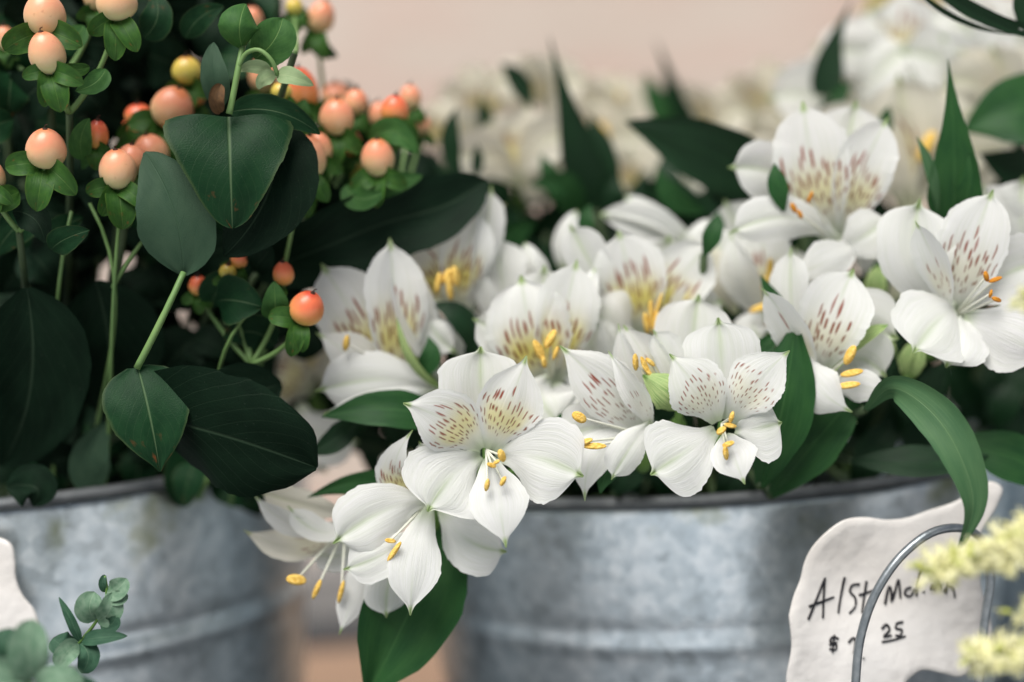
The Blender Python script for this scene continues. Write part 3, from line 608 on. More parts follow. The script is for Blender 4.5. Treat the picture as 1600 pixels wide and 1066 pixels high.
# leafy shoots of the alstroemeria
LG = 'leafy alstroemeria shoots'
def shoot(label, dz, leaves, base=None):
    b = pt(leaves[0][0][0], dz)
    t = thing('alstroemeria_shoot', label, 'leafy stem', b, LG)
    for lf in leaves:
        kw = lf[3] if len(lf) > 3 else {}
        leaf('leaf', lf[0], lf[1], lf[2], t, dz=dz, seed=nseed(), **kw)
        b2 = pt(lf[0][0], dz)
    e = into_bucket(bc, .128, .2, .7); low = np.array([bc[0] + (b[0] - bc[0]) * .7, bc[1] + (b[1] - bc[1]) * .6, RIM_Z + .004])
    tube('stem', [b, low, e], .0016, .0022, 'dstem', t, world=True, m=16)
    return t
shoot('broad upright green leaf just right of the speckled sharp bloom', 22, [([(1188, 760, 6), (1222, 640, -2), (1243, 500, 0)], 100, 'aleaf', dict(roll=10)),
  ([(1230, 640, 8), (1255, 570, 6), (1268, 510, 8)], 60, 'aleaf', dict(roll=-30))])
shoot('dark green leaf slanting up under the bloom with fat anthers', 30, [([(1205, 775, 6), (1275, 690, -2), (1350, 600, 0)], 82, 'aleaf', {})])
shoot('long leaf arching over the bucket rim, its tip hanging in front of the price sign', -2, [([(1352, 640, 22), (1395, 606, 8), (1452, 640, -4), (1500, 712, -12), (1521, 790, -14), (1492, 872, -12)], 66, 'alight', dict(roll=(-35, 50), cup=.2, nv=50))])
shoot('glossy leaves lying flat over the right of the rim', 35, [([(1330, 720, 4), (1430, 722, -2), (1545, 712, 0)], 60, 'adark', dict(roll=30)), ([(1480, 690, 6), (1570, 712, 0), (1680, 760, 0)], 80, 'aleaf', dict(roll=20))])
shoot('dark green leaf hanging down the left of the bucket below the drooping bloom', 28, [([(712, 800, 10), (650, 935, -4), (572, 1090, -2)], 150, 'aleaf', dict(cup=.25, fold=.2))])
shoot('narrow green leaf pointing left between the far left bloom and the largest sharp bloom', 30, [([(720, 668, 10), (620, 640, -2), (502, 652, 0)], 62, 'aleaf', dict(roll=-15)), ([(700, 780, 16), (560, 755, 4), (480, 778, 2)], 40, 'aleaf', dict(roll=10)), ([(560, 640, 12), (520, 690, 6), (480, 710, 6)], 40, 'adark', {})])
shoot('tall pointed leaf standing behind the rightmost blooms with a second leaf at its foot', 36, [([(1490, 345, 6), (1490, 210, -2), (1481, 92, 0)], 84, 'aleaf', dict(roll=-12, prof='T')), ([(1500, 340, 4), (1516, 280, -2), (1506, 215, 0)], 56, 'aleaf', dict(roll=20, prof='T')), ([(1465, 330, 4), (1452, 260, 0), (1432, 212, 2)], 18, 'alight', {})])
shoot('broad blurred leaf reaching in from the right edge behind the tall pointed leaf', 85, [([(1690, 180, 0), (1590, 175, -4), (1505, 205, 0)], 120, 'aleaf', dict(roll=-20)), ([(1660, 270, 6), (1580, 260, 4), (1530, 240, 6)], 60, 'adark', {})])
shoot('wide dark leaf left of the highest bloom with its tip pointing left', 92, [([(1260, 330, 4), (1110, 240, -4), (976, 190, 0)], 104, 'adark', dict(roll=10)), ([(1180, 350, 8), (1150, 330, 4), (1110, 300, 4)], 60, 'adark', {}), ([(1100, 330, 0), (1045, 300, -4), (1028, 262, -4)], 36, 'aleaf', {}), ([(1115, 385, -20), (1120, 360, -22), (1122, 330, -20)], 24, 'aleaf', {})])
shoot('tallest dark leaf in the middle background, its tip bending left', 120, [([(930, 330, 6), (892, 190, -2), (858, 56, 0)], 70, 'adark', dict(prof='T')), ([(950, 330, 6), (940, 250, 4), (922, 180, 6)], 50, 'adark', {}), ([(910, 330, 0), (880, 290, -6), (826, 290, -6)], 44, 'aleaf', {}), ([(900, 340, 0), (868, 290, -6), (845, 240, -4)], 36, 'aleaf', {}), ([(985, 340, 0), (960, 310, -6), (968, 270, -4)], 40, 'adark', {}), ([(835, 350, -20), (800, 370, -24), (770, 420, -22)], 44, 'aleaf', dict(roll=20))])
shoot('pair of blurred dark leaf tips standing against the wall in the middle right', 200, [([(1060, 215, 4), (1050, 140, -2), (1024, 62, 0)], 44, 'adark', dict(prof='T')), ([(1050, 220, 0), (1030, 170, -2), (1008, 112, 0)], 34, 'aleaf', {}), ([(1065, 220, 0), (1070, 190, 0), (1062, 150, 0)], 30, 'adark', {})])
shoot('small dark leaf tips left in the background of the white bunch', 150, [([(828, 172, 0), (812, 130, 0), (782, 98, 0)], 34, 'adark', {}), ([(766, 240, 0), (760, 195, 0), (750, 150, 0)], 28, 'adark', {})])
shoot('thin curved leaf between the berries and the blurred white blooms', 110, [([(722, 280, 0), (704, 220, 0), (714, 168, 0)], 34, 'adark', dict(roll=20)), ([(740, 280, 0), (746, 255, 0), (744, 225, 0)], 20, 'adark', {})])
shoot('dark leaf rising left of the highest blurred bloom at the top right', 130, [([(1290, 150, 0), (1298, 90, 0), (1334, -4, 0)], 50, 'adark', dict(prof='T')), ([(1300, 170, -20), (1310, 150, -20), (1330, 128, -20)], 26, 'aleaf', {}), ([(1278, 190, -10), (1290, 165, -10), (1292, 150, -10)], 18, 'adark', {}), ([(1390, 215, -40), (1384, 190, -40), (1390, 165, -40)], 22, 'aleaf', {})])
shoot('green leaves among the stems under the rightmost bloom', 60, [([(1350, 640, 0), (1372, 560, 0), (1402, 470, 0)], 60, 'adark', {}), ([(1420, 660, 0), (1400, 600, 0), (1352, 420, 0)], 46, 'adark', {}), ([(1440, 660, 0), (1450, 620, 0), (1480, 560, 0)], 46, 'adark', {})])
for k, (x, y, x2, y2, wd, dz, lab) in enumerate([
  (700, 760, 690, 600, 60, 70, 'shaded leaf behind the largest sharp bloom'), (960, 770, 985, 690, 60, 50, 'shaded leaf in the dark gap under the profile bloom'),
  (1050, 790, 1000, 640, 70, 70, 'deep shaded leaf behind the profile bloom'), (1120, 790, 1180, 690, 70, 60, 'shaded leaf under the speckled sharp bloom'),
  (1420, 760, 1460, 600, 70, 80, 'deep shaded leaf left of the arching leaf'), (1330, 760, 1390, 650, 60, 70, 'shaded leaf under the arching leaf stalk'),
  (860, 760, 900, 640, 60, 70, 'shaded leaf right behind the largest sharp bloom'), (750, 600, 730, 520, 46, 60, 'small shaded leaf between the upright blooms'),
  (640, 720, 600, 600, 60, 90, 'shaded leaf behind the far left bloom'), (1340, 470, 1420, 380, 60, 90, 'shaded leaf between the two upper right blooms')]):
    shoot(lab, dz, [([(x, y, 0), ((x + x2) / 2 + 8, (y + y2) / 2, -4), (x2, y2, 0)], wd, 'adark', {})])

for (q, wd, dz, lab) in [([(775, 420, 0), (772, 380, -3), (790, 345, 0)], 30, 72, 'small green leaf tip between the dark leaf and the upright golden bloom'),
  ([(1100, 400, 0), (1112, 370, -3), (1121, 335, 0)], 30, 46, 'small triangular green leaf tip right of the central bloom'),
  ([(925, 380, 0), (915, 350, -3), (925, 318, 0)], 26, 70, 'green leaf tip between the upright tubular bud and the sideways bud'),
  ([(650, 590, 0), (672, 560, -3), (668, 525, 0)], 34, 46, 'fresh green leaf tip right of the far left bloom'),
  ([(890, 690, 0), (880, 665, -3), (862, 648, 0)], 34, 30, 'green leaf tip behind the right petal of the largest sharp bloom'),
  ([(1385, 480, 0), (1372, 440, -3), (1378, 400, 0)], 34, 66, 'green leaf tip left of the rightmost bloom'),
  ([(1160, 560, 0), (1190, 545, -3), (1215, 520, 0)], 30, 34, 'green leaf tip above the right petal of the speckled sharp bloom')]:
    shoot(lab, dz, [(q, wd, 'aleaf', {})])
bud('slim white bud standing between the two golden blooms', [(925, 500, 0), (920, 460, -3), (930, 420, 0)], 34, 44, 'petal')
bud('cream bud tilted right behind the central bloom', [(1075, 400, 0), (1090, 370, -3), (1112, 345, 0)], 36, 74, 'petal')
bud('greenish bud below the highest bloom', [(1372, 480, 0), (1368, 450, -3), (1376, 415, 0)], 36, 58)
rg2 = random.Random(77)
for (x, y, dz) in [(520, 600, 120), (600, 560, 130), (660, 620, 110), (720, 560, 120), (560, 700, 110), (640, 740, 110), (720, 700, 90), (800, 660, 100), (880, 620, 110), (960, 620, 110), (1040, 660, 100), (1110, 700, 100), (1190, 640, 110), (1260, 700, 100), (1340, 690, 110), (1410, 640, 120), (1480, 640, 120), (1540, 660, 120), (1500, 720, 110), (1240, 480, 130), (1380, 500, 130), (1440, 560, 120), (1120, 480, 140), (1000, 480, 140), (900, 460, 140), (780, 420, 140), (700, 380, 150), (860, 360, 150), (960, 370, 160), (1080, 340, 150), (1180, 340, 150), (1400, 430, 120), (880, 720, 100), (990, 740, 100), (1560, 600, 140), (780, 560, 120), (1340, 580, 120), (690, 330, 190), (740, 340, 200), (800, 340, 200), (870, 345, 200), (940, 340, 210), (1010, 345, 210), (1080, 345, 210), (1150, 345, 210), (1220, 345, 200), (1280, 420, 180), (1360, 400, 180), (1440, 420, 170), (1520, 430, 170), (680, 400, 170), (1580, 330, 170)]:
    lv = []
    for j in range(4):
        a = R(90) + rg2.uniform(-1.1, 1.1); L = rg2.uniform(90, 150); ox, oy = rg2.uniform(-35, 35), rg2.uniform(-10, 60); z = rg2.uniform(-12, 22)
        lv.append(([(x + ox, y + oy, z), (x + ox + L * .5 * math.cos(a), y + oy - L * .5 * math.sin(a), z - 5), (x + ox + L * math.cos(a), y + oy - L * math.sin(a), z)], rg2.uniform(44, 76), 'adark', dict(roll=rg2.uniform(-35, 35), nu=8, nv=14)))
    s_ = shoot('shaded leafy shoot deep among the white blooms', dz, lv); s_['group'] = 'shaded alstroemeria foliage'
# blurred blooms at the back of the bucket
def fan(label, cx, cy, rad, dz, lean, mat, seed, n=6):
    rr = random.Random(seed); ps = []
    for k in range(n):
        a = R(90 + lean) + R(-62 + 124 * k / (n - 1)) + rr.uniform(-.12, .12); q = rad * rr.uniform(.85, 1.1)
        kind = 'U' if k in (2, 4) else 'S'
        ex, ey = cx + q * math.cos(a), cy - q * math.sin(a); zz = rr.uniform(-10, 10)
        mx, my = cx + q * .5 * math.cos(a * .6 + R(90 + lean) * .4), cy - q * .5 * math.sin(a * .6 + R(90 + lean) * .4)
        ps.append((kind, [(cx, cy, 4), (mx, my, zz * .5), (ex, ey, zz)], rad * rr.uniform(.5, .72), dict(cup=rr.uniform(0, .25), roll=rr.uniform(-25, 25), ruffle=.03)))
    an = [(cx + rr.uniform(-.2, .2) * rad, cy - rr.uniform(.3, .5) * rad, rad * .12, rad * .07, rr.uniform(40, 140)) for _ in range(1 if seed % 3 == 0 else 0)]
    return flower(label, dz, (cx, cy, 10), ps, an, mat=mat, yel=.45, dash=1.3, lo=False)
for i, (cx, cy, rad, dz, ln, mt, lb) in enumerate([
  (810, 290, 130, 130, 10, 'cream', 'blurred cream bloom left in the background, gold anther low in its cup'),
  (850, 170, 90, 200, 6, 'cream', 'very blurred cream bloom rising behind the tallest dark leaf'),
  (930, 250, 110, 190, -12, 'cream', 'blurred bloom right of the tallest dark leaf'),
  (1000, 330, 120, 170, 0, 'cream', 'blurred greenish bloom low in the middle background'),
  (1100, 230, 110, 220, -8, 'cream', 'blurred bloom behind the wide dark leaf'),
  (700, 240, 90, 180, 12, 'cream', 'blurred pale bloom just right of the red berries'),
  (1190, 200, 100, 230, -10, 'cream', 'faint blurred bloom left of the highest bloom'),
  (1345, 210, 170, 150, 14, 'petal', 'big blurred bloom right behind the highest bloom'),
  (1420, 330, 220, 110, -2, 'cream', 'long tubular blurred bloom behind the tall pointed leaf'),
  (1450, 150, 130, 170, -14, 'petal', 'blurred bloom near the top right corner'),
  (760, 200, 100, 210, 8, 'cream', 'very blurred cream bloom above the thin curved leaf'),
  (960, 190, 80, 230, -4, 'cream', 'faint blurred bloom against the wall right of the tallest leaf'),
  (1040, 290, 110, 200, 6, 'petal', 'blurred white bloom above the sideways bud'),
  (1150, 300, 100, 180, -6, 'cream', 'blurred bloom below the wide dark leaf'),
  (1250, 240, 90, 200, 10, 'cream', 'blurred bloom just left of the highest bloom, partly behind it'),
  (1390, 120, 120, 190, 4, 'petal', 'large very blurred white bloom under the dull yellow flower head'),
  (1500, 250, 120, 150, 8, 'petal', 'blurred white bloom between the tall pointed leaf and the broad blurred leaf'),
  (1530, 90, 110, 200, -10, 'petal', 'very blurred white bloom under the drooping strap leaves'),
  (880, 330, 90, 160, 4, 'cream', 'blurred cream bloom at the foot of the tallest dark leaf'),
  (1420, 130, 150, 150, 10, 'petal', 'tall blurred white bloom rising nearly to the top edge at right'),
  (1530, 170, 140, 140, -4, 'petal', 'blurred white bloom above the broad blurred leaf at right'),
  (1570, 190, 130, 130, -6, 'cream', 'pink streaked blurred bloom at the right edge')]):
    fan(lb, cx, cy, rad, dz, ln, mt, 40 + i)
t = thing('yellow_flower_head', 'blurred dull yellow flower head at the top edge on the right', 'flower', P(1405, 60, 210), None)
rg = np.random.RandomState(3); parts = []
for k in range(90):
    q = rg.normal(0, 1, 3) * np.array([.012, .010, .009]); V, F, _ = ellipsoid(P(1405, 5, 210) + q, rg.normal(0, 1, 3), .004, .0028, 0, 6, 4); parts.append((V, F))
V, F = merge(parts); mk('floret_cluster', V, F, M['far'], t); tube('stem', [(1405, 20, 0), (1408, 90, 0), (1400, 330, 0)], .0018, .002, 'stem', t, dz=210)
t = thing('grass_blade_tuft', 'dark strap leaves drooping into the top right corner', 'leaf', P(1500, -10, 30), None)
for k, (pp, wd) in enumerate([([(1440, -30, 0), (1520, 18, 0), (1620, 62, 0)], 22), ([(1410, -40, 0), (1470, 15, 4), (1590, 55, 6)], 9), ([(1470, -30, 4), (1540, 20, 4), (1640, 48, 4)], 14), ([(1590, -30, 10), (1596, 20, 10), (1606, 60, 10)], 22)]):
    leaf('leaf', pp, wd, 'adark', t, dz=30, seed=700 + k)

# ------------------------------------------------------------------ hypericum
HG = 'peach berry hypericum stems'
def inleft(): 
    a = rnd.uniform(0, 6.28); q = rnd.uniform(.1, .55) * .125
    return np.array([lc[0] + q * math.cos(a), lc[1] + q * math.sin(a), .03])
def berry(parent, x, y, rx, ry, dz, mat, tilt=0, sep=((-150, 1), (-88, 1.1), (-28, 1)), seed=0):
    c = P(x, y, dz); k = px2m(c); ax = CRn @ np.array([math.sin(R(tilt)), math.cos(R(tilt)), .50])
    V, F, uv = ellipsoid(c, ax, ry * k, rx * k * .97, 0.0, 24, 18, .13)
    b = mk('berry', V, F, M[mat], parent, uv); ax = unit(ax)
    V, F, _ = ellipsoid(c + ax * ry * k * .985, ax, .0006, .0010, 0, 8, 4); V2, F2 = tube_mesh([c + ax * ry * k, c + ax * (ry * k + .0010), c + ax * (ry * k + .0016) + CRn @ np.array([.001, 0, 0])], .00028, .00018, 5, 4)
    V, F = merge([(V, F), (V2, F2)]); mk('stigma', V, F, M['style'], b)
    rg = random.Random(seed); base = (x - math.sin(R(tilt)) * ry * .9, y + math.cos(R(tilt)) * ry * .9)
    for a, s in sep:
        a += rg.uniform(-14, 14) - tilt; L = rx * 1.75 * s * rg.uniform(.9, 1.1)
        ex, ey = base[0] + L * math.cos(R(a)), base[1] - L * math.sin(R(a))
        leaf('sepal', [(base[0], base[1], ry * .12), ((base[0] + ex) / 2, (base[1] + ey) / 2 - L * .06, -ry * .10), (ex, ey + L * .06, -ry * .05)], rx * 1.15 * s * rg.uniform(.85, 1.1), 'sepal', b, 'R', dz=dz, seed=seed * 5 + int(a), cup=.25, roll=rg.uniform(-20, 20), nu=8, nv=12)
    return base
def sprig(label, dz, berries, leaves=(), root=(150, 760), stems=True):
    x0 = sum(b[0] for b in berries) / len(berries) if berries else leaves[0][0][0][0]; y0 = max(b[1] + b[3] for b in berries) + 60 if berries else leaves[0][0][0][1]
    nd = P(x0, y0, dz + 12); t = thing('hypericum_stem', label, 'berry stem', nd, HG)
    e = inleft(); low = np.array([lc[0] + (nd[0] - lc[0]) * .5, lc[1] + (nd[1] - lc[1]) * .45, max(lk_h + .006, .0)])
    tube('stem', [nd, (nd * 2 + low) / 3 + np.array([0, .003, 0]), low, e], .0013, .0020, 'dstem', t, world=True, m=20)
    for i, b in enumerate(berries):
        d2 = b[6] if len(b) > 6 else 0
        kw = b[7] if len(b) > 7 else {}
        bs = berry(t, b[0], b[1], b[2], b[3], dz + d2, b[4], b[5] if len(b) > 5 else 0, seed=nseed(), **kw)
        q = P(bs[0], bs[1], dz + d2 + 1); tube('stalk', [q, (q + nd) / 2 + np.array([0, .003, -.003]), nd], .0008, .0011, 'hstem', t, world=True, n=6, m=10)
    for lf in leaves:
        kw = dict(lf[3]) if len(lf) > 3 else {}
        leaf('leaf', lf[0], lf[1], lf[2], t, dz=dz, seed=nseed(), **{**dict(prof='O'), **kw})
    return t
lk_h = float(P(40, 775, 40)[2])
Q4 = ((-155, 1), (-95, 1.15), (-30, 1), (170, .9), (10, .9))
sprig('berry stem at the upper left with two pale peach berries one above the other', 0, [(70, 22, 33, 34, 'b_pale', 4, 2, dict(sep=((-15, 1.2), (195, 1.1)))), (73, 83, 29, 34, 'b_pale', -8, -4, dict(sep=((-118, 1), (-82, 1.25), (-22, 1.1), (172, .8)))), (182, 2, 33, 30, 'b_pale', 0, 6, dict(sep=((-100, 1), (-60, 1), (-150, .9))))],
  [([(140, 105, 4), (110, 110, 0), (90, 108, 0)], 22, 'sepal', dict(prof='R')), ([(165, 108, 6), (148, 130, 2), (118, 142, 2)], 34, 'hfresh', {})])
sprig('berry stem at the left edge with one plump peach berry over bright green sepals', 0, [(72, 232, 32, 32, 'b_peach', 6, 0, dict(sep=((-165, 1.1), (-85, 1.2), (-38, 1.15)))), (-12, 275, 20, 27, 'b_pale', 0, 4)],
  [([(30, 300, 8), (10, 310, 4), (-20, 330, 4)], 40, 'sepal', {}), ([(80, 390, 8), (110, 370, 2), (140, 360, 2)], 44, 'hleaf', {}), ([(20, 330, 10), (60, 350, 6), (70, 380, 6)], 50, 'hshade', {})])
sprig('berry stem with a single pale berry left of the heart shaped leaf', 10, [(184, 264, 30, 32, 'b_pale', 0, 0, dict(sep=((-160, 1), (-85, 1.3), (-25, 1), (-120, .9)))), (206, 250, 26, 26, 'b_peach', 8, 12), (152, 210, 18, 24, 'b_red', 10, 10), (236, 238, 29, 29, 'b_peach', -10, 24)],
  [([(130, 250, 8), (128, 210, 2), (140, 185, 2)], 36, 'hfresh', {})])
sprig('berry stem in the shade behind the heart shaped leaf, with a yellow berry on top', 40, [(292, 110, 24, 22, 'b_yel', 0, 4), (270, 168, 34, 34, 'b_peach', 25, 0), (216, 178, 22, 16, 'b_red', 0, 6), (208, 200, 18, 18, 'b_red', 0, 8), (300, 150, 20, 18, 'b_red', 10, 10)])
sprig('berry stem right of the heart shaped leaf with large peach berries', 32, [(482, 246, 29, 36, 'b_pale', 8, 0), (498, 232, 22, 26, 'b_peach', 0, 8), (526, 182, 28, 29, 'b_peach', 4, 14), (470, 140, 28, 36, 'b_red', -4, 20), (440, 142, 17, 14, 'b_yel', 0, 0), (452, 175, 12, 12, 'b_yel', 30, 4), (556, 160, 20, 22, 'b_peach', 8, 26), (412, 118, 24, 28, 'b_peach', -6, 34), (548, 222, 18, 22, 'b_red', 0, 30), (395, 30, 16, 20, 'b_peach', 0, 40)],
  [([(480, 205, 8), (470, 180, 2), (478, 155, 2)], 40, 'hfresh', {})])
sprig('berry stem furthest right among the berries, one coral red berry above one peach berry', 40, [(590, 246, 27, 30, 'b_peach', 0, 0), (617, 172, 23, 24, 'b_red', 6, 8), (641, 152, 18, 20, 'b_peach', 0, 36), (594, 180, 18, 22, 'b_peach', -10, 34), (560, 268, 14, 16, 'b_yel', 0, 30), (660, 196, 14, 16, 'b_peach', 10, 44)],
  [([(580, 215, 4), (610, 205, 0), (652, 240, 0)], 42, 'hfresh', {}), ([(590, 200, 8), (622, 196, 4), (650, 210, 6)], 26, 'sepal', {}), ([(560, 300, 6), (600, 290, 2), (660, 275, 4)], 40, 'hfresh', {})])
sprig('out of focus berry stem sticking up alone against the pink wall', 78, [(502, 26, 22, 26, 'b_peach', 20, 0, dict(sep=((-110, 1), (150, .9), (-60, 1.1)))), (524, 148, 24, 20, 'b_peach', 0, 10)],
  [([(485, 60, 0), (505, 78, 0), (528, 88, 0)], 28, 'hleaf', {}), ([(482, 40, 0), (470, 20, 0), (462, 6, 0)], 24, 'hfresh', {})])
sprig('low berry stem with round red and yellow berry beside leftmost bloom', 14, [(480, 481, 28, 28, 'b_red', 25, 0, dict(sep=((-85, 1), (-60, .9), (-165, 1.1)))), (443, 427, 17, 20, 'b_red', 0, 8, dict(sep=((-100, 1.3), (-130, 1.2)))), (374, 405, 14, 15, 'b_red', 20, 12), (356, 424, 14, 12, 'b_yel', 10, 10), (310, 446, 16, 16, 'b_red', 0, 20)],
  [([(430, 500, 6), (430, 475, 0), (428, 440, 0)], 44, 'hfresh', {}), ([(340, 470, 10), (370, 470, 4), (410, 480, 4)], 80, 'hleaf', {}), ([(395, 420, 12), (410, 405, 8), (425, 385, 8)], 44, 'hshade', {})])
tp = sprig('leafy stem in sharp focus bearing the big heart shaped leaf and drooping pale leaflets', 0, [(460, 10, 14, 14, 'b_yel', 0, 60)], [
  ([(357, 176, 2), (360, 270, -6), (363, 357, -2)], 202, 'hleaf', dict(prof='H', cup=-.10, fold=.10, nu=24, nv=40, ruffle=.012)),
  ([(286, 430, 8), (272, 330, 2), (226, 238, 6)], 122, 'hunder', dict(prof='O', cup=.1, nu=20, nv=30, roll=10)),
  ([(215, 572, 4), (234, 650, -3), (250, 737, 0)], 134, 'hleaf', dict(prof='C', cup=-.1, fold=.1, nu=20, nv=30)),
  ([(379, 76, 4), (374, 44, -4), (384, 6, 2)], 66, 'hfresh', dict(prof='R', cup=-.5)),
  ([(398, 92, 8), (426, 66, 4), (442, 28, 6)], 66, 'hfresh', dict(prof='R')),
  ([(347, 168, 8), (335, 120, 2), (334, 66, 6)], 44, 'hunder', dict(prof='O')),
  ([(432, 118, 0), (458, 120, -5), (490, 134, -2)], 30, 'hpale', dict(prof='O', roll=20)),
  ([(432, 118, 2), (412, 124, 0), (404, 140, 2)], 24, 'hpale', dict(prof='O')), ([(424, 112, 4), (400, 104, 2), (372, 112, 4)], 22, 'hpale', dict(prof='O')),
  ([(430, 190, 14), (420, 300, 6), (350, 400, 8)], 140, 'hshade', dict(prof='O')),
  ([(345, 176, 0), (338, 158, -4), (346, 132, -2)], 24, 'brown', dict(prof='R', cup=.6)),
  ([(358, 176, 8), (420, 172, 6), (500, 210, 10)], 50, 'hleaf', dict(prof='O'))])
tube('stalk', [(358, 178, 0), (366, 140, 0), (372, 108, 0), (380, 70, 4)], .0012, .0010, 'hstem', tp, n=8)
tube('stalk', [(372, 106, 0), (384, 84, -1), (404, 78, -3), (424, 94, -3), (434, 118, -1)], .0008, .0008, 'hstem', tp, n=8)
tube('stalk', [(287, 426, 6), (262, 480, 2), (214, 575, 3)], .0011, .0013, 'hstem', tp, n=8)
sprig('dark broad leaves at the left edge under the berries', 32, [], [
  ([(42, 450, -16), (50, 580, -8), (0, 728, 16)], 175, 'hshade', dict(prof='O', fold=.12)), ([(150, 440, 0), (170, 540, 8), (160, 650, 28)], 165, 'hshade', dict(prof='O')),
  ([(150, 770, 20), (140, 720, 14), (172, 660, 16)], 62, 'hunder', dict(prof='O')), ([(10, 760, 0), (60, 770, -4), (50, 790, -2)], 70, 'hshade', dict(prof='O'))])
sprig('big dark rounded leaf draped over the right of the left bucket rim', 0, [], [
  ([(225, 650, 24), (370, 688, -3), (495, 732, 0)], 205, 'hshade', dict(prof='R', roll=(-40, -28), cup=-.1, ruffle=.03)), ([(440, 600, 30), (340, 640, 20), (260, 700, 22)], 110, 'hshade', dict(prof='O'))])
sprig('long dark leaf reaching right above the white blooms', 34, [], [([(400, 430, 20), (500, 392, 6), (600, 350, 10), (700, 318, 14), (762, 282, 20)], 122, 'hshade', dict(prof='R', fold=.25, nu=20, nv=34, ruffle=.04, roll=(-20, 10))), ([(440, 300, 20), (500, 330, 14), (560, 350, 14)], 100, 'hshade', dict(prof='O'))])
sprig('thin berry twigs with small fresh leaves at the top left edge', 24, [(150, -6, 20, 22, 'b_peach', 0, 10), (8, 60, 16, 20, 'b_pale', 0, 20)], [
  ([(225, 60, 0), (245, 30, -4), (240, -10, 0)], 50, 'hleaf', {}), ([(130, 40, 0), (115, 60, -4), (92, 66, 0)], 34, 'hfresh', {}), ([(290, 60, 4), (310, 30, 0), (350, 10, 2)], 40, 'hleaf', {}), ([(470, 230, 20), (440, 260, 14), (420, 300, 14)], 46, 'hleaf', {}), ([(540, 290, 16), (560, 310, 12), (600, 300, 12)], 40, 'hfresh', {}), ([(120, 215, 4), (135, 240, 0), (128, 265, 2)], 26, 'hfresh', {})])
sprig('sprig of mid green leaves low between the berry twigs', 26, [], [
  ([(190, 300, 0), (205, 330, -4), (198, 352, 0)], 66, 'hleaf', dict(prof='R')), ([(60, 330, 0), (30, 350, -4), (-8, 400, 0)], 56, 'hleaf', {}), ([(85, 385, 0), (95, 360, -4), (130, 340, 0)], 46, 'hleaf', {}), ([(430, 540, 6), (400, 520, 2), (350, 530, 4)], 60, 'hleaf', {}), ([(330, 480, 8), (345, 450, 4), (390, 440, 6)], 58, 'hleaf', {})])
for q in ([(150, 790, 60), (172, 560, 34), (178, 430, 20), (140, 318, 18)], [(160, 790, 60), (174, 560, 32), (180, 420, 18), (190, 310, 14)], [(80, 790, 60), (86, 580, 40), (94, 430, 24), (112, 330, 20)], [(176, 450, 22), (198, 412, 20), (222, 378, 20)], [(360, 790, 70), (410, 560, 46), (448, 400, 32), (470, 280, 30)], [(310, 780, 60), (338, 620, 34), (362, 525, 20), (395, 480, 20)]):
    tube('stalk', q, .0009, .0007, 'hstem', tp, n=6)
# shaded foliage between the berry stems
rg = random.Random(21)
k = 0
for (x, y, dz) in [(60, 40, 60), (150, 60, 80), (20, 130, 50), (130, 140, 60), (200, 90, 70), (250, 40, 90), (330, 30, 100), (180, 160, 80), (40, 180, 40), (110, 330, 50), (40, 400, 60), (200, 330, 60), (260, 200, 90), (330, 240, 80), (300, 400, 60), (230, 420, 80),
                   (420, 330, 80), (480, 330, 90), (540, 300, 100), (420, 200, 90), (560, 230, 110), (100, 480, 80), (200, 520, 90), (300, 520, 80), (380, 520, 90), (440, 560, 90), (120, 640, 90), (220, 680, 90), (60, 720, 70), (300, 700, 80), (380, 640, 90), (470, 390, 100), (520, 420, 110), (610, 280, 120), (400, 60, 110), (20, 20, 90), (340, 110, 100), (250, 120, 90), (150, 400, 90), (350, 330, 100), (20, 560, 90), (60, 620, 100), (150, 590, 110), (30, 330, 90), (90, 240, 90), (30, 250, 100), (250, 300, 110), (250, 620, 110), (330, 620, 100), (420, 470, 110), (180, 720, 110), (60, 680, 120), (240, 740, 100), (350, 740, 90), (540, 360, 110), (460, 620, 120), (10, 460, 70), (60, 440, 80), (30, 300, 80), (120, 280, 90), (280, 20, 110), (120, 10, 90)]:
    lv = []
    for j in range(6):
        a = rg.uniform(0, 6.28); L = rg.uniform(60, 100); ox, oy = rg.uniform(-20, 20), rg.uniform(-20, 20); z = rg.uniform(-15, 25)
        lv.append(([(x + ox, y + oy, z), (x + ox + L * .5 * math.cos(a), y + oy + L * .5 * math.sin(a) - 6, z - 6), (x + ox + L * math.cos(a), y + oy + L * math.sin(a), z - 2)], rg.uniform(52, 96), 'hshade' if rg.random() < .80 else 'hleaf', dict(prof='O', roll=rg.uniform(-30, 30))))
    s = sprig('shaded hypericum leaves deep between the berry stems', dz, [], lv); s['group'] = 'shaded hypericum foliage'

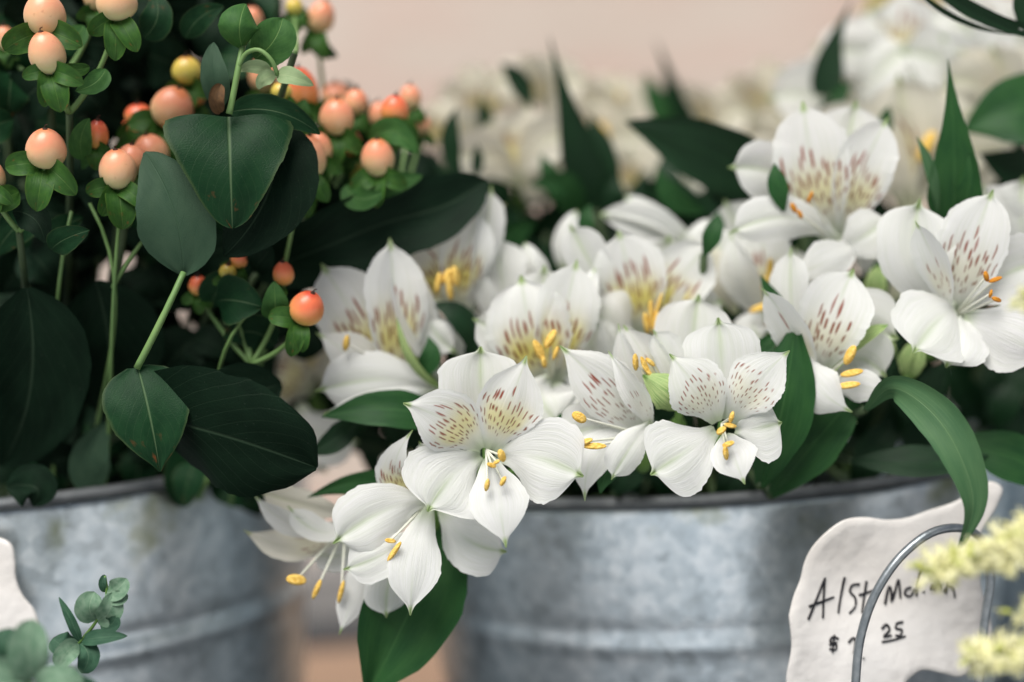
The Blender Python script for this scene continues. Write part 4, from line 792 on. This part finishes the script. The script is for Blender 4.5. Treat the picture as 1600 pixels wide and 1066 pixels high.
# ------------------------------------------------------------------ price signs, wire hoop
def plate(name, outline, zf, thick, mat, label, cat, wave=0.0):
    c0 = P(sum(p[0] for p in outline) / len(outline), sum(p[1] for p in outline) / len(outline), zf(outline[0][0], outline[0][1]))
    t = thing(name, label, cat, c0)
    n = len(outline); o2 = curve(np.array([(x, y, 0) for x, y in outline + outline[:1]], float), np.linspace(0, 1, n * 8 + 1))[:-1]
    N = len(o2); cx, cy = o2[:, 0].mean(), o2[:, 1].mean(); rings = []
    prof = [(1.0, thick * .5), (1.0 - .006, thick * .12), (.982, 0.0), (.9, 0), (.75, 0), (.55, 0), (.35, 0), (.15, 0)]
    def wv(x, y): return wave * (math.sin(x * .021 + y * .012) + .6 * math.sin(y * .03 - x * .01))
    V = []
    for s, d in prof:
        for x, y, _ in o2:
            xx, yy = cx + (x - cx) * s, cy + (y - cy) * s; V.append(P(xx, yy, zf(xx, yy) + d + wv(xx, yy)))
    V.append(P(cx, cy, zf(cx, cy) + wv(cx, cy))); m = len(prof)
    F = [(i * N + j, (i + 1) * N + j, (i + 1) * N + (j + 1) % N, i * N + (j + 1) % N) for i in range(m - 1) for j in range(N)]
    F += [((m - 1) * N + j, m * N, (m - 1) * N + (j + 1) % N) for j in range(N)]
    off = len(V)
    for s in (.994, .9, .5):
        for x, y, _ in o2:
            xx, yy = cx + (x - cx) * s, cy + (y - cy) * s; V.append(P(xx, yy, zf(xx, yy) + thick + wv(xx, yy)))
    V.append(P(cx, cy, zf(cx, cy) + thick + wv(cx, cy)))
    F += [(j, (j + 1) % N, off + (j + 1) % N, off + j) for j in range(N)]
    for i in range(2): F += [(off + i * N + j, off + i * N + (j + 1) % N, off + (i + 1) * N + (j + 1) % N, off + (i + 1) * N + j) for j in range(N)]
    F += [(off + 2 * N + j, off + 2 * N + (j + 1) % N, len(V) - 1) for j in range(N)]
    mk('plate', V, F, M[mat], t); return t, wv
zs = lambda x, y: 24 + (x - 1400) * .045
sg, wv = plate('price_sign', [(1232, 962), (1240, 930), (1250, 905), (1256, 880), (1264, 862), (1290, 832), (1320, 812), (1350, 808), (1385, 812), (1420, 808), (1448, 798), (1490, 784), (1520, 768), (1550, 752), (1566, 762), (1558, 790), (1535, 830), (1530, 880), (1536, 930), (1548, 970), (1550, 1000), (1535, 1030), (1500, 1058), (1470, 1052), (1440, 1048), (1418, 1064), (1400, 1110), (1320, 1130), (1240, 1120), (1228, 1066), (1236, 1010)], zs, 3.2, 'sign',
   'white wavy edged ceramic price sign lettered in black, leaning on the white flower bucket', 'sign', 1.7)
strokes = [  # the handwriting, one pen stroke per line
 [(1263, 968), (1276, 936), (1289, 903)], [(1289, 903), (1287, 935), (1286, 966)], [(1264, 948), (1282, 941), (1303, 933)],
 [(1320, 902), (1314, 930), (1310, 958)], [(1343, 913), (1331, 915), (1328, 924), (1336, 934), (1337, 946), (1327, 959)],
 [(1354, 908), (1350, 935), (1347, 958)], [(1342, 930), (1355, 926), (1366, 922)], [(1360, 952), (1362, 938), (1365, 926), (1374, 921)],
 [(1383, 944), (1386, 928), (1390, 915), (1393, 926), (1393, 940), (1398, 926), (1404, 905), (1406, 920), (1407, 935)],
 [(1424, 918), (1417, 920), (1414, 929), (1421, 932), (1430, 920)], [(1440, 890), (1435, 908), (1432, 932)], [(1443, 924), (1444, 926)], [(1455, 922), (1458, 912), (1461, 922), (1466, 910), (1470, 920)], [(1482, 905), (1478, 928)], [(1474, 925), (1484, 915), (1492, 934)],
 [(1310, 998), (1300, 996), (1297, 1002), (1307, 1008), (1306, 1015), (1296, 1014)], [(1304, 992), (1301, 1020)], [(1296, 1008), (1308, 1004)],
 [(1326, 1004), (1333, 997), (1334, 1022)], [(1349, 1028), (1350, 1029)], [(1378, 983), (1385, 976), (1390, 983), (1381, 995), (1393, 993)], [(1411, 972), (1401, 975), (1400, 982), (1409, 984), (1407, 993), (1399, 993)], [(1378, 1003), (1396, 1000), (1415, 994)]]
pp = []
for s in strokes:
    q = [P(x, y, zs(x, y) + wv(x, y) - .25) for x, y in s]
    if len(q) == 2: q = [q[0], (q[0] + q[1]) / 2, q[1]]
    r = .00052 if s[0][1] < 985 and s[0][0] < 1470 else .00045
    pp.append(tube_mesh(q, r, r * .8, 6, 18))
V, F = merge(pp); mk('lettering', V, F, M['ink'], sg)
ls, _ = plate('price_sign', [(-90, 860), (-40, 842), (0, 840), (18, 850), (24, 875), (26, 905), (36, 930), (55, 955), (60, 985), (30, 1010), (-40, 1020), (-90, 1000)], lambda x, y: 30, 3.0, 'sign', 'white ceramic sign fragment at the left edge in front of the left bucket', 'sign', .6)
hp = thing('wire_hoop', 'grey steel wire hoop standing in front of the lettered price sign', 'wire hoop', P(1338, 1100, 8))
tube('wire', [(1340, 1180, 6), (1337, 1066, 6), (1346, 990, 6), (1372, 920, 6), (1415, 862, 7), (1462, 830, 9), (1505, 826, 12), (1538, 850, 18), (1548, 900, 20), (1540, 960, 20), (1530, 1060, 20), (1524, 1180, 20)], .0016, .0016, 'wire', hp, n=12, m=70)

# ------------------------------------------------------------------ goldenrod in front
def goldenrod(label, pts, dz, wd, nfl, seed):
    rg = np.random.RandomState(seed); t = thing('goldenrod_spray', label, 'flower spray', pt(pts[-1], dz), 'yellow goldenrod sprays')
    tube('stem', pts, .0006, .0009, 'stem', t, dz=dz, n=6, m=12)
    C = curve([pt(q, dz) for q in pts], np.linspace(0.02, .98, nfl)); k = px2m(C[0]); a, b = [], []
    for c in C:
        for _ in range(3):
            o = unit(rg.normal(0, 1, 3)) * wd * k * rg.uniform(.15, .5); ax = unit(o) + rg.normal(0, .3, 3)
            e = ellipsoid(c + o, ax, wd * k * .24, wd * k * .10, 0, 6, 5); (a if rg.rand() < .75 else b).append((e[0], e[1]))
            for q in range(3):
                ax2 = unit(o) + rg.normal(0, .7, 3); e = ellipsoid(c + o * 1.25 + unit(ax2) * wd * k * .14, ax2, wd * k * .16, wd * k * .035, 0, 5, 3); a.append((e[0], e[1]))
    V, F = merge(a); mk('floret_cluster', V, F, M['floret'], t); V, F = merge(b); mk('floret_cluster', V, F, M['floretg'], t)
goldenrod('upper yellow goldenrod spike reaching left in front of the lettered sign', [(1445, 896, 0), (1530, 868, 0), (1640, 850, 0)], -64, 52, 70, 1)
goldenrod('short goldenrod tip above the upper spike at the right edge', [(1560, 860, 0), (1590, 845, 0), (1650, 825, 0)], -64, 62, 40, 2)
goldenrod('lower yellow goldenrod spike at the bottom right corner', [(1512, 1028, 0), (1570, 1022, 0), (1650, 1030, 0)], -64, 52, 50, 3)
goldenrod('tiny goldenrod tuft at the right edge between the two spikes', [(1590, 955, 0), (1620, 950, 0), (1650, 955, 0)], -64, 44, 20, 4)
goldenrod('lone goldenrod tuft in front of the rightmost bloom', [(1590, 474, 0), (1620, 470, 0), (1650, 470, 0)], -64, 38, 18, 5)

# ------------------------------------------------------------------ eucalyptus in front at bottom left
ev = thing('eucalyptus_sprig', 'small grey green eucalyptus sprig with rounded leaves in front of the left bucket', 'eucalyptus sprig', P(120, 1080, -6), 'eucalyptus sprigs')
tube('stem', [(100, 1120, 0), (124, 1004, 0), (150, 972, 0), (164, 900, 0)], .0007, .0005, 'stem', ev, dz=-4, n=6)
for i, (q, wd, m_, rl) in enumerate([([(126, 1004, 0), (112, 972, -3), (92, 933, -2)], 16, 'eucd', 10), ([(128, 1000, 0), (162, 996, -4), (199, 994, -3)], 26, 'eucd', 20), ([(124, 1005, 0), (138, 1025, -4), (128, 1052, -3)], 34, 'eucd', 10), ([(122, 1003, 0), (100, 1008, -5), (82, 998, -4)], 40, 'eucd', -10), ([(122, 1006, -2), (102, 1022, -8), (90, 1042, -8)], 34, 'euc', 0),
    ([(150, 968, 0), (140, 948, -4), (148, 925, -2)], 44, 'euc', 15), ([(152, 970, 0), (172, 952, -4), (176, 926, -2)], 40, 'euc', -15), ([(160, 972, 0), (176, 974, -3), (182, 962, -3)], 26, 'eucd', 0), ([(166, 925, 0), (184, 920, -3), (198, 904, -2)], 34, 'euc', 10), ([(164, 925, 0), (160, 912, -1), (164, 898, 0)], 12, 'eucd', 0), ([(168, 930, 0), (188, 934, -3), (200, 930, -2)], 24, 'euc', 0)]):
    leaf('leaf', q, wd, m_, ev, 'R' if i not in (0, 1) else 'O', dz=-4, roll=rl, seed=900 + i, cup=.25, nu=10, nv=16)
e2 = thing('eucalyptus_sprig', 'large blurred pale eucalyptus leaves at the bottom left corner', 'eucalyptus sprig', P(40, 1100, -50), 'eucalyptus sprigs')
tube('stem', [(60, 1140, 0), (40, 1060, 0), (-20, 1040, 0)], .0008, .0006, 'stem', e2, dz=-46, n=6)
for i, (q, wd, m_, rl) in enumerate([([(52, 1060, 0), (44, 1015, -4), (52, 968, -2)], 62, 'euc', 0), ([(50, 1060, 0), (10, 1050, -4), (-30, 1040, -2)], 50, 'euc', 20), ([(20, 1050, 4), (10, 1010, 0), (0, 985, 2)], 60, 'eucd', 0), ([(60, 1075, 0), (90, 1062, -4), (130, 1070, -2)], 48, 'euc', 10), ([(60, 1080, 0), (40, 1090, -4), (0, 1080, -2)], 50, 'euc', 0), ([(70, 1080, 4), (120, 1075, 0), (160, 1095, 2)], 44, 'eucd', 0), ([(10, 720, 0), (2, 700, 0), (-4, 678, 0)], 24, 'euc', 0)][:6]):
    leaf('leaf', q, wd, m_, e2, 'R', dz=-46, roll=rl, seed=950 + i, cup=.2, nu=12, nv=18)
